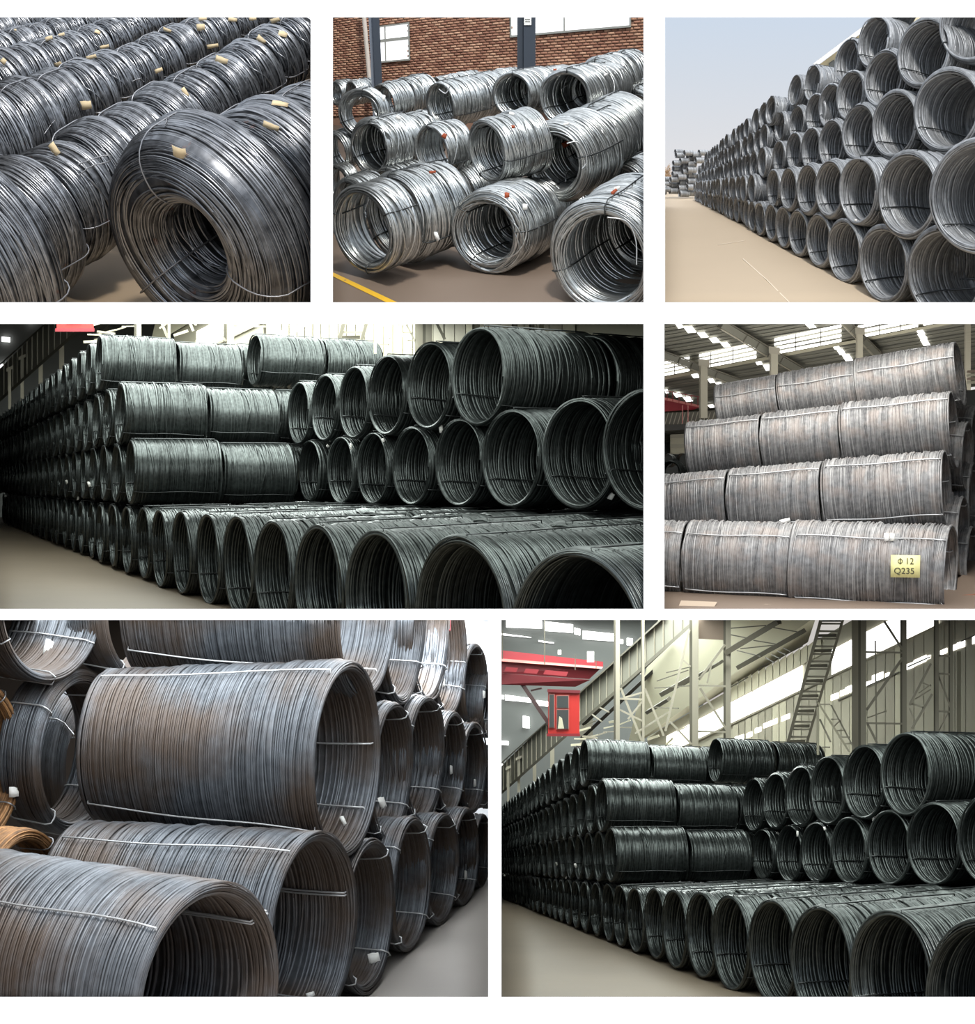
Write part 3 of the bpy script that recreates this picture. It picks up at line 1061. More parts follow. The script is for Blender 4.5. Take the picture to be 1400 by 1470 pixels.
    tag(o, 'white drainpipe running down the brick wall beside the steel column', 'pipe')


plain('yellow_paint', lin(214, 168, 40), 0.6, noise=0.12, scale=60)
plain('mortar', lin(138, 106, 88), 0.9, noise=0.15, scale=80)
plain('window_grey', lin(150, 150, 142), 0.6)
glow('bright_pane', (0.95, 0.97, 1.0, 1), 1.0)
plain('column_steel', lin(52, 60, 70), 0.5)
plain('column_pale', lin(120, 128, 140), 0.5)
plain('pipe_white', lin(205, 196, 184), 0.6)
galvanized_heap()


# ================================================================== big coils, brown with mill scale and painted ground reflection, close up
def scaled_heap():
    G = dict(mat='scaled_reflect_rod', tie='tie_bright', name='rod_coil', cat='wire coil', group='scaled rod coils stacked close up')

    def put(f, b, R, asp, d, label, w=0.09, taper=0.85, **kw):
        fx, fy = f[0] / 1.972, f[1] / 1.972 + 885
        bx, by = b[0] / 1.972, b[1] / 1.972 + 885
        R = R / 1.972
        dx, dy = bx - fx, by - fy
        ln = math.hypot(dx, dy)
        q = math.sqrt(1 - asp * asp)
        o = dict(G)
        o.update(kw)
        return coil(P6, fx, fy, R, (dx / ln * q, -dy / ln * q, asp), d, L=ln / q / R, w=w, label=label, taper=taper, wob=0.9, lump=0.008, rc=0.045,
                    roll=o.pop('roll', 0.0), tie_rad=0.011, **o)
    put((985, 405), (285, 378), 283, 0.33, 680, 'huge brown-scaled rod coil lying side-on across the middle of its stack', taper=0.79, tie_ang=[-2.05, -0.15, 0.62, 2.4])
    put((890, 900), (190, 840), 294, 0.40, 520, 'blue-grey rod coil lying low beneath the huge side-on coil', taper=0.85, tie_ang=[-2.2, -0.42, -0.385, 0.9, 2.5])
    put((592, 1090), (-260, 950), 340, 0.56, 165, 'blue-grey rod coil at the very front corner with doubled tie wires', taper=0.85, tie_ang=[-2.45, -0.78, -0.745, 0.6, 2.0])
    put((222, 385), (110, 375), 236, 0.46, 850, 'open-mouthed coil standing behind the end of the huge side-on coil', w=0.16, taper=0.97)
    put((275, 420), (150, 414), 232, 0.5, 1075, 'shaded coil seen through the open-mouthed coil by the huge one', w=0.35, taper=0.95)
    put((150, -52), (-90, -60), 240, 0.58, 740, 'coil with white tag hanging over the top corner of its stack', taper=0.9, tie_ang=[-2.0, 0.6, 1.5, 2.6])
    put((420, -40), (300, -48), 225, 0.5, 910, 'rust-streaked coil between two upper coils at the top', taper=0.95)
    put((1045, -32), (400, -60), 268, 0.30, 820, 'dark brown coil lying side-on above the huge side-on coil', taper=0.84, tie_ang=[-2.2, 0.15, 0.9, 2.4])
    put((-75, 415), (-160, 412), 240, 0.55, 690, 'rusty brown coil cut off at the side of the close-up stack', mat='rusty_rod', tie='tie_steel', w=0.12, taper=0.97)
    put((70, 790), (-20, 780), 190, 0.55, 600, 'small rust-orange coil peeping up behind the front corner coil', mat='rusty_rod', tie='tie_steel', w=0.16, taper=0.97)
    K = 'scaled rod coil in the receding stack, {} tier, {} beyond the huge coils'
    top = [(1150, 20, 232, .24, 1090), (1222, 40, 208, .24, 1310), (1280, 118, 168, .26, 1500), (1348, 196, 120, .28, 1640)]
    for i, (x, y, R, a, d) in enumerate(top):
        put((x, y), (x - 150 - 20 * i, y - 6), R, a, d, K.format('top', NUM[i]), w=0.1, taper=0.92)
    mid = [(1112, 440, 202, .27, 975), (1205, 405, 184, .28, 1167), (1283, 416, 150, .25, 1334), (1344, 430, 130, .26, 1475)]
    for i, (x, y, R, a, d) in enumerate(mid):
        put((x, y), (x - 150 - 15 * i, y - 8), R, a, d, K.format('middle', NUM[i]), w=0.1, taper=0.92)
    low = [(1048, 850, 222, .30, 800), (1168, 758, 194, .27, 1007), (1255, 715, 160, .28, 1182), (1322, 680, 140, .26, 1332), (1368, 664, 106, .22, 1455)]
    for i, (x, y, R, a, d) in enumerate(low):
        put((x, y), (x - 150 - 15 * i, y - 8), R, a, d, K.format('bottom', NUM[i]), w=0.1, taper=0.92)
    for i, (x, y, R) in enumerate([(1390, 250, 95), (1392, 455, 90)]):
        put((x, y), (x - 90, y - 5), R, .22, 1720, f'distant sliver of rod coil at the stack end, {["upper", "lower"][i]} one', w=0.1, taper=0.95)
    sheet('floor', [(P6.x0, P6.x1, 1438, 8), (P6.x0, P6.x1, 1434, 800), (P6.x0, P6.x1, 1371, 1007), (P6.x0, P6.x1, 1330, 1182), (P6.x0, P6.x1, 1301, 1332), (P6.x0, P6.x1, 1274, 1455), (P6.x0, P6.x1, 1225, 1900)], 'wet_floor')
    w = MB().box(604, P6.x1, 884, 1260, 1902, 1906).build('wall_back', 'sky_white')  # white sheet standing in for the bright sky beyond the stack
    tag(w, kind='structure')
    w = MB().box(P6.x0, 600, 884, 1300, 1840, 1844).build('wall_back', 'painted_shade')  # dark sheet added behind the coils, the shade there put into its colour
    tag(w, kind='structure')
    r = MB().box(630, 647, 884, 905, 1500, 1510).build('girder', 'crane_red')
    tag(r, 'red steel girder end glimpsed above the receding stack', 'girder')


plain('painted_shade', lin(60, 50, 42), 0.9)
plain('sky_white', lin(250, 252, 255), 0.8)
plain('crane_red', lin(136, 36, 44), 0.55)
scaled_heap()


# ================================================================== building pieces cut to the walls of their box
def cut_to(o, box):
    """trim a piece at the walls of its show box"""
    camp = Vector((0, -DIST, EYE))
    me = o.data
    planes = [(at(0, box.y0, 100), at(500, box.y0, 100), (0, 0, 1)), (at(0, box.y1, 100), at(500, box.y1, 100), (0, 0, -1)),
              (at(box.x0, 0, 100), at(box.x0, 500, 100), (-1, 0, 0)), (at(box.x1, 0, 100), at(box.x1, 500, 100), (1, 0, 0))]
    for p, q, out in planes:
        n = (p - camp).cross(q - camp).normalized()
        if n.dot(Vector(out)) < 0:
            n = -n
        ds = [n.dot(v.co - camp) for v in me.vertices]
        if not ds or max(ds) < 1e-6:
            continue
        if min(ds) >= 0:
            return False
        bm = bmesh.new()
        bm.from_mesh(me)
        r = bmesh.ops.bisect_plane(bm, geom=bm.verts[:] + bm.edges[:] + bm.faces[:], plane_co=camp, plane_no=n, clear_outer=True)
        ed = [e for e in bm.edges if e.is_boundary]
        if ed:
            bmesh.ops.holes_fill(bm, edges=ed, sides=0)
        bm.to_mesh(me)
        bm.free()
    return len(me.polygons) > 0


class Hall:
    """Frame of the mill hall: coordinates of its full view, carried over to the box that shows it."""

    def __init__(self, box, k=1.0, ox=0.0, oy=0.0):
        self.box, self.k, self.ox, self.oy = box, k, ox, oy

    def p(self, x, y, d):
        return at(self.ox + x * self.k, self.oy + y * self.k, d * self.k)

    def bar(self, a, b, w, h=None):
        return MB().bar(self.p(*a), self.p(*b), w * self.k, (h or w) * self.k, up=(0, 1, 0.01))

    def slab(self, q, th):
        """polygon of (x, y, d) corners, four of them, given thickness away from the viewer"""
        return MB().hexa([self.p(*c) for c in q] + [self.p(c[0], c[1], c[2] + th) for c in q])

    def add(self, mb, name, mat, parent=None, kind=None):
        o = mb.build(name, mat)
        if not cut_to(o, self.box):
            bpy.data.objects.remove(o)
            return None
        if parent is not None:
            o.parent = parent
        tag(o, kind=kind)
        return o


def empty(name, label=None, cat=None, kind=None, group=None):
    o = bpy.data.objects.new(name, None)
    o.empty_display_size = 0.01
    link(o)
    return tag(o, label, cat, group, kind)


def prune(root):
    if not any(c.parent is root for c in C.objects):
        bpy.data.objects.remove(root)
        return None
    return root


def hall_building(H, where):
    A = lambda x, y: (720 + x / 5.833, 885 + y / 5.833)
    B = lambda x, y: (940 + x / 5.833, 885 + y / 5.833)
    Cc = lambda x, y: (1160 + x / 5.833, 885 + y / 5.833)
    # dark far bay with strips of roof light
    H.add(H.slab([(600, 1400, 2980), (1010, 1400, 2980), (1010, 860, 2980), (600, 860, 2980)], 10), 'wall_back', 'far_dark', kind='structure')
    strips = [(40, 20, 340, 92, 14), (360, 40, 600, 120, 26), (612, 92, 660, 150, 12), (680, 118, 985, 190, 30), (992, 190, 1020, 228, 2), (1050, 180, 1100, 240, 4), (-40, 135, 250, 152, 38), (310, 198, 440, 212, 20),
              (-30, 655, 20, 690, 5), (30, 655, 250, 700, 30), (290, 700, 415, 745, 15), (0, 1040, 60, 1075, 5), (180, 830, 235, 930, 10), (-30, 1230, 40, 1260, 6), (-40, 1290, 30, 1320, 6)]
    for i, (x0, y0, x1, y1, sl) in enumerate(strips):
        a, b, c, e = A(x0, y0), A(x1, y0 + sl), A(x1, y1 + sl * 0.7), A(x0, y1)
        H.add(H.slab([(*e, 2972), (*c, 2972), (*b, 2972), (*a, 2972)], 4), 'skylight', 'roof_light', kind='structure')
    # long cladded side wall, running away towards the far end, with its window bands
    wpl = Plane(H.p(930, 1100, 2563), H.p(1400, 1100, 1670), H.p(1400, 800, 1670))
    wd = lambda x, y: wpl.depth(H.ox + x * H.k, H.oy + y * H.k) / H.k

    def wq(x0, ya0, yb0, x1, ya1, yb1, e=0.0):
        return [(x0, yb0, wd(x0, yb0) - e), (x1, yb1, wd(x1, yb1) - e), (x1, ya1, wd(x1, ya1) - e), (x0, ya0, wd(x0, ya0) - e)]
    wall = H.add(H.slab(wq(930, 1058, 1400, 1530, 715, 1400), 10), 'wall_right', 'clad_wall', kind='structure')
    top = lambda x: 1058 - (x - 955) * 0.522
    low = lambda x: 1083 - (x - 955) * 0.478
    cuts = [(957, 992), (1003, 1042), (1049, 1080), (1082, 1152), (1194, 1224), (1243, 1294), (1302, 1346)]
    win = empty('window_1', kind='structure')
    for a, b in cuts:
        H.add(H.slab(wq(a, top(a), low(a), b, top(b), low(b), 6), 4), 'pane', 'roof_light', win)
    H.add(H.slab(wq(950, low(950) + 0.5, low(950) + 3, 1400, low(1400) + 0.5, low(1400) + 3, 8), 6), 'sill', 'steel_warm', win)
    prune(win)
    win = empty('window_2', kind='structure')
    for a, b, y0, y1, s in [(1055, 1068, 1058, 1066, 4), (1072, 1080, 1053, 1060, 3), (1084, 1093, 1046, 1053, 3), (1096, 1116, 1039, 1046, 8), (1122, 1134, 1029, 1036, 5), (1193, 1204, 998, 1006, 4), (1206, 1214, 992, 1000, 3), (1214, 1226, 987, 997, 5), (1244, 1254, 979, 985, 3), (1252, 1268, 970, 981, 6), (1271, 1277, 967, 974, 2),
                            (1301, 1312, 954, 962, 4), (1312, 1330, 948, 957, 8), (1330, 1336, 942, 947, 2), (1350, 1360, 934, 941, 4), (1364, 1374, 928, 936, 4), (1374, 1386, 923, 932, 4), (1396, 1404, 913, 925, 3)]:
        H.add(H.slab(wq(a, y0, y1, b, y0 - s, y1 - s, 6), 4), 'pane', 'roof_light', win)
    prune(win)
    # upright cladding sheets below the bands
    rr = random.Random(11)
    if wall:
        x = 1052.0
        while x < 1405:
            w = 9 + (x - 1050) * 0.02
            y0 = low(x) + 5
            sl = 0.46 * w
            H.add(H.slab(wq(x, y0, 1240, x + w - 0.9, y0 - sl + 0.4, 1240, 4), 3), 'cladding_sheet', ['clad_sheet', 'clad_sheet_b', 'clad_sheet_c'][rr.randrange(3)], wall)
            x += w
        x = 1050.0
        while x < 1180:
            w = 10
            H.add(H.slab(wq(x, top(x) - 24, top(x) - 1, x + w - 0.9, top(x + w) - 26, top(x + w) - 1, 4), 3), 'cladding_sheet', 'clad_sheet', wall)
            x += w
        for a, b in ((1245, 1291), (1203, 1226), (1303, 1336), (1380, 1405)):
            ya = low(a) + 42
            H.add(H.slab(wq(a, ya - 2.5, ya, b, ya - (b - a) * .45 - 2, ya - (b - a) * .45, 9), 4), 'girt', 'steel_shade', wall)
    # roof over the side bay: sheets, rafters, purlins
    ceil = H.add(H.slab([(900, 1075, 2600), (1160, 922, 2150), (1200, 800, 1750), (960, 830, 2300)], 12), 'ceiling', 'roof_sheet', kind='structure')
    if ceil:
        for (a, b, w, dd) in ((B(600, 300), B(1040, 40), 9, 1960), (B(700, 425), B(1250, 120), 7.5, 2060), (B(60, 650), B(330, 500), 8, 2200), (B(-60, 800), B(120, 690), 6, 2300), (B(250, 560), B(560, 380), 5, 2100)):
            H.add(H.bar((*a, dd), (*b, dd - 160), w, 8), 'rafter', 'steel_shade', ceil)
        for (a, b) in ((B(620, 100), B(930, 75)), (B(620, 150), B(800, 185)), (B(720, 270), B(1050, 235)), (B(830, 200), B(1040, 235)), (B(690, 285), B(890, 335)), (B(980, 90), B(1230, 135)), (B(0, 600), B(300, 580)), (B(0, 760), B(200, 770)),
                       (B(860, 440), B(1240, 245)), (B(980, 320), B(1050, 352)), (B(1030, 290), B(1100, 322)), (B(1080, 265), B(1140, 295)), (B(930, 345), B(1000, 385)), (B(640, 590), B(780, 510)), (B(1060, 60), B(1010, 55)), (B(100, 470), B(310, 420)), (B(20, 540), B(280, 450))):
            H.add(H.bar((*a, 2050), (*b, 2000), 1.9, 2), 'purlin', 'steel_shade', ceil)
    # crane runway girder with its stiffener plates
    rg = empty('runway_girder', f'long grey plate girder carrying the crane rails, {where}', 'girder')
    gd = lambda x: 2880 - (x - 715) * 2.9
    gt = lambda x: 890 + (950 - x) * 0.897
    gb = lambda x: 922 + (960 - x) * 0.893
    xs = [690, 760, 835, 900, 960, 1042]
    for a, b in zip(xs, xs[1:]):
        fa = 1 if a >= 760 else 0.8
        H.add(H.slab([(a, gb(a), gd(a)), (b, gb(b), gd(b)), (b, gt(b), gd(b)), (a, gt(a) + (0 if fa == 1 else 6), gd(a))], 10), 'web_plate', 'girder_steel', rg)
    H.add(H.slab([(690, gb(690) + 4, gd(690) - 16), (1042, gb(1042) + 7, gd(1042) - 16), (1042, gb(1042), gd(1042) - 16), (690, gb(690), gd(690) - 16)], 40), 'bottom_flange', 'steel_shade', rg)
    H.add(H.slab([(690, gt(690), gd(690) - 10), (1042, gt(1042), gd(1042) - 10), (1042, gt(1042) - 3.5, gd(1042) - 10), (690, gt(690) - 2, gd(690) - 10)], 30), 'rail', 'steel_shade', rg)
    x = 722.0
    while x < 1040:
        H.add(H.slab([(x, gb(x), gd(x) - 7), (x + 1.5, gb(x + 1.5), gd(x) - 7), (x + 1.5, gt(x + 1.5), gd(x) - 7), (x, gt(x), gd(x) - 7)], 7), 'stiffener', 'steel_warm', rg)
        x += 5 + (x - 715) * 0.035
    prune(rg)
    bt = empty('brace_girder', f'dark latticed bracing girder beside the crane runway, {where}', 'girder')
    for a, b in (((835, 1060), (1000, 905)), ((838, 1040), (960, 925))):
        H.add(H.bar((*a, 2600), (*b, 2360), 6), 'chord', 'steel_dark', bt)
    for a, b in ((A(1130, 430), A(1330, 405)), (A(1270, 315), A(1360, 380)), (A(1120, 450), A(1220, 510)), (A(840, 700), A(960, 640)), (A(760, 820), A(840, 880)), (A(800, 750), A(900, 800))):
        H.add(H.bar((*a, 2560), (*b, 2510), 2.4), 'lattice_bar', 'steel_warm', bt)
    prune(bt)
    # portal columns
    def portal(x0, w0, x1, w1, d, ys, diags, label, plate=None, ybot=1085):
        r = empty('portal_column', label, 'column')
        for x, w in ((x0, w0), (x1, w1)):
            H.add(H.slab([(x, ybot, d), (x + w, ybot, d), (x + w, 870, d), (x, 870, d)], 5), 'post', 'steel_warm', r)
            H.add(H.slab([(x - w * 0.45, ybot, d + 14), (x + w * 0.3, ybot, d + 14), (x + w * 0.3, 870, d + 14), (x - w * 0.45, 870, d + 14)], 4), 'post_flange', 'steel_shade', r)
        for y in ys:
            H.add(H.bar((x0 + w0, y, d + 6), (x1, y + 1, d + 6), 3.2), 'strut', 'steel_warm', r)
        for a, b, w in diags:
            H.add(H.bar((*a, d + 8), (*b, d + 8), w), 'diagonal', 'steel_warm', r)
        if plate:
            H.add(H.slab([(x0 + w0, plate[1], d + 16), (x1, plate[1] + 2, d + 16), (x1, plate[0], d + 16), (x0 + w0, plate[0], d + 16)], 4), 'head_plate', 'brown_plate', r)
        return prune(r)
    portal(994, 9, 1042, 7.5, 1960, (984, 1050), [(B(370, 530), B(590, 235), 4), (B(380, 600), B(610, 960), 4), (B(290, 110), B(90, 960), 4), (B(130, 880), B(310, 1070), 3.5), (B(480, 380), B(440, 560), 3), (B(230, 360), B(300, 420), 3)],
           f'tall two-legged steel column with brown head plate, {where}', plate=(870, 917))
    portal(1236, 8, 1295.5, 6.5, 1640, (936, 1038), [(Cc(640, 40), Cc(795, 280), 4), (Cc(795, 345), Cc(490, 785), 4.5), (Cc(500, 900), Cc(580, 1060), 4), (Cc(495, 850), Cc(660, 790), 2), (Cc(565, 200), Cc(575, 1040), 2.5)],
           f'tall two-legged steel column beside the steep stair, {where}')
    portal(1343, 5, 1364, 4.5, 1580, (941, 967, 1021), [(Cc(1090, 490), Cc(1195, 760), 3), (Cc(1180, 800), Cc(1100, 950), 2)], f'slim latticed column near the wall edge, {where}')
    portal(884, 6, 922, 3.5, 2150, (1003,), [(A(1000, 600), A(1180, 1050), 4), (A(1200, 600), A(1360, 1000), 4), (A(1030, 680), A(1220, 625), 3), (A(1120, 980), A(1400, 800), 3), (A(990, 780), A(1190, 880), 3), (A(1060, 860), A(1190, 700), 3)],
           f'latticed column below the crane runway, {where}', ybot=1075)
    r = empty('wall_pier', f'wide grey steel pier against the cladding, {where}', 'column')
    H.add(H.slab([(1223, 1090, 1800), (1236, 1090, 1800), (1236, 860, 1800), (1223, 860, 1800)], 14), 'post', 'steel_warm', r)
    H.add(H.slab([(1374, 1085, 1640), (1380, 1085, 1640), (1380, 935, 1640), (1374, 935, 1640)], 10), 'post', 'clad_sheet_b', r)
    prune(r)
    # smaller far columns under the runway
    for i, (x, w, y0, y1) in enumerate([(833, 18, 1030, 1070), (790, 6, 1064, 1110), (765, 5, 1086, 1125), (743, 4, 1106, 1140), (728, 3.5, 1120, 1150)]):
        r = empty('runway_column', f'{NUM[i]} short grey column under the far runway, {where}', 'column')
        H.add(H.slab([(x, y1 + 20, 2780), (x + w, y1 + 20, 2780), (x + w, y0 - 20, 2780), (x, y0 - 20, 2780)], 8), 'post', 'steel_warm' if i else 'steel_shade', r)
        H.add(H.slab([(x - w * .6, y0 - 14, 2774), (x + w * 1.6, y0 - 18, 2774), (x + w * 1.6, y0 - 22, 2774), (x - w * .6, y0 - 18, 2774)], 14), 'bracket', 'steel_warm', r)
        prune(r)
    r = empty('far_machinery', f'pale jumble of far pipework glimpsed under the runway, {where}', 'pipework')
    for i in range(26):
        x, y = rr.uniform(820, 1040), rr.uniform(1035, 1075)
        H.add(H.bar((x, y, 2450), (x + rr.uniform(8, 26), y + rr.uniform(-9, 4), 2440), rr.uniform(1.5, 4)), 'pipe', rr.choice(['clad_sheet', 'steel_warm', 'clad_sheet_b', 'steel_shade']), r)
    prune(r)
    # steep stair
    st = empty('steel_stair', f'steep open steel stair climbing in front of the window band, {where}', 'stair')
    sd = 1800
    for (a, b, w) in (((1184, 870), (1128, 1078), 5.5), ((1216, 870), (1155, 1078), 4.5)):
        H.add(H.bar((*a, sd - 80), (*b, sd + 60), w, 4), 'stringer', 'steel_warm', st)
    for i in range(20):
        t = i / 19
        x0, x1, y = 1184 - 56 * t, 1216 - 61 * t, 872 + 206 * t
        H.add(H.slab([(x0, y + 3, sd - 80 + 140 * t), (x1, y + 3, sd - 80 + 140 * t), (x1, y + 0.5, sd - 80 + 140 * t), (x0, y, sd - 80 + 140 * t)], 12), 'tread', 'steel_warm', st)
        if i % 2 == 0:
            H.add(H.slab([(x0 + 2, y - 1, sd - 66 + 140 * t), (x1 - 2, y - 1, sd - 66 + 140 * t), (x1 - 2, y - 5.5, sd - 66 + 140 * t), (x0 + 2, y - 5, sd - 66 + 140 * t)], 2), 'riser_plate', 'steel_shade', st)
    prune(st)
    s2 = empty('steel_stair', f'low latticed stair flight coming down beside the steep stair, {where}', 'stair')
    for a, b, w in ((Cc(85, 720), Cc(345, 1130), 3.4), (Cc(195, 740), Cc(400, 1130), 2.6), (Cc(85, 760), Cc(85, 1160), 4), (Cc(195, 860), Cc(260, 860), 2), (Cc(210, 930), Cc(270, 870), 2), (Cc(230, 955), Cc(310, 955), 2), (Cc(260, 1010), Cc(350, 1010), 2), (Cc(300, 1065), Cc(370, 1065), 2), (Cc(100, 860), Cc(190, 1050), 3), (Cc(100, 735), Cc(185, 735), 2), (Cc(120, 1095), Cc(180, 1095), 2.5)):
        H.add(H.bar((*a, 1700), (*b, 1690), w), 'bar', 'clad_sheet' if w > 3.3 else 'steel_warm', s2)
    prune(s2)
    s3 = empty('lattice_boom', f'slanting latticed steel boom near the slim column, {where}', 'boom')
    for a, b, w in ((Cc(1030, 395), Cc(850, 740), 4), (Cc(1040, 650), Cc(870, 940), 4), (Cc(965, 560), Cc(1030, 580), 2.2), (Cc(900, 690), Cc(1030, 610), 2.2), (Cc(870, 730), Cc(960, 760), 3), (Cc(850, 770), Cc(890, 860), 2), (Cc(930, 640), Cc(1030, 570), 2)):
        H.add(H.bar((*a, 1560), (*b, 1550), w), 'bar', 'steel_warm', s3)
    prune(s3)
    # overhead crane: twin red girders with walkway posts, and the driver's cab hung beneath
    cr = empty('overhead_crane', f'red overhead travelling crane spanning the far bay, {where}', 'crane')
    H.add(H.slab([(690, 944, 1900), (866, 958, 1980), (866, 950, 1980), (690, 930, 1900)], 20), 'top_girder', 'crane_red', cr)
    H.add(H.slab([(690, 947, 1890), (864, 960, 1970), (866, 957, 1980), (690, 943, 1890)], 14), 'walkway_edge', 'crane_edge', cr)
    H.add(H.slab([(690, 964, 1904), (846, 975, 1984), (862, 960, 1984), (690, 947, 1904)], 24), 'box_girder', 'crane_dark', cr)
    for x0, x1 in ((724, 744), (752, 774), (780, 816)):
        H.add(H.slab([(x0, 963 + (x0 - 720) * .08, 1898), (x1 - 3, 963 + (x1 - 720) * .08, 1898), (x1, 957 + (x1 - 720) * .08, 1898), (x0 + 3, 957 + (x0 - 720) * .08, 1898)], 6), 'web_panel', 'crane_red', cr)
    H.add(H.slab([(690, 982, 1896), (826, 986, 1976), (848, 976, 1976), (690, 964, 1896)], 50), 'lower_girder', 'crane_dark', cr)
    for x, y0, y1, w in ((721.5, 905, 946, 1.6), (782, 890, 955, 1.8), (826, 940, 962, 1.4), (856, 948, 960, 1.4)):
        H.add(H.bar((x, y0, 1880), (x, y1, 1880), w), 'guard_post', 'steel_shade', cr)
    H.add(H.slab([(843, 950.5, 1876), (853, 950.5, 1876), (853, 935, 1876), (843, 935, 1876)], 3), 'white_panel', 'paper_white', cr)
    H.add(H.slab([(801, 939.5, 1876), (806, 939.5, 1876), (806, 933, 1876), (801, 933, 1876)], 4), 'lamp_box', 'paper_white', cr)
    for a, b, w in ((A(170, 560), A(460, 990), 7), (A(250, 620), A(340, 600), 3)):
        H.add(H.bar((*a, 1940), (*b, 1930), w), 'cab_hanger', 'crane_shade', cr)
    prune(cr)
    cb = empty('crane_cab', f'bright red glazed driver cab hanging under the crane, {where}', 'crane cab')
    H.add(H.slab([(787, 1054, 1850), (832, 1054, 1850), (832, 992, 1850), (787, 990, 1850)], 30), 'body', 'cab_red', cb)
    H.add(H.slab([(786, 994, 1844), (833, 995, 1844), (833, 991, 1844), (786, 989, 1844)], 40), 'roof', 'crane_dark', cb)
    for x0, x1, y0, y1 in ((800, 816, 999, 1016), (800, 816, 1019, 1046), (789, 795.5, 997, 1044)):
        H.add(H.slab([(x0 - 1.2, y1 + 1.2, 1847), (x1 + 1.2, y1 + 1.2, 1847), (x1 + 1.2, y0 - 1.2, 1847), (x0 - 1.2, y0 - 1.2, 1847)], 4), 'window_frame', 'crane_edge', cb)
        H.add(H.slab([(x0, y1, 1845.5), (x1, y1, 1845.5), (x1, y0, 1845.5), (x0, y0, 1845.5)], 2), 'pane', 'cab_glass', cb)
    H.add(H.slab([(801, 1046, 1844), (810, 1046, 1844), (807, 1031, 1844), (803, 1028, 1844)], 1.2), 'seat_back', 'clad_sheet', cb)
    H.add(H.slab([(785, 1057, 1846), (833, 1057, 1846), (833, 1053, 1846), (785, 1053, 1846)], 36), 'floor_frame', 'crane_red', cb)
    prune(cb)


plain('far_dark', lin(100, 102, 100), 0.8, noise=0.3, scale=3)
glow('roof_light', (1.0, 1.0, 0.98, 1), 3.0)
plain('clad_wall', lin(170, 165, 146), 0.7)
plain('clad_sheet', lin(196, 190, 166), 0.6)
plain('clad_sheet_b', lin(178, 172, 152), 0.6)
plain('clad_sheet_c', lin(160, 154, 136), 0.6)
plain('roof_sheet', lin(206, 202, 178), 0.7)
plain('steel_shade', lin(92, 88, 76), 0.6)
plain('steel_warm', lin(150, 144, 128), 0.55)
plain('steel_dark', lin(52, 50, 44), 0.6)
plain('girder_steel', lin(122, 120, 108), 0.55)
plain('brown_plate', lin(128, 112, 98), 0.6)
plain('crane_edge', lin(176, 108, 100), 0.5)
plain('crane_dark', lin(104, 34, 40), 0.55)
plain('crane_shade', lin(70, 52, 52), 0.6)
plain('cab_red', lin(186, 44, 38), 0.5)
plain('cab_glass', lin(60, 64, 64), 0.12, spec=0.8)


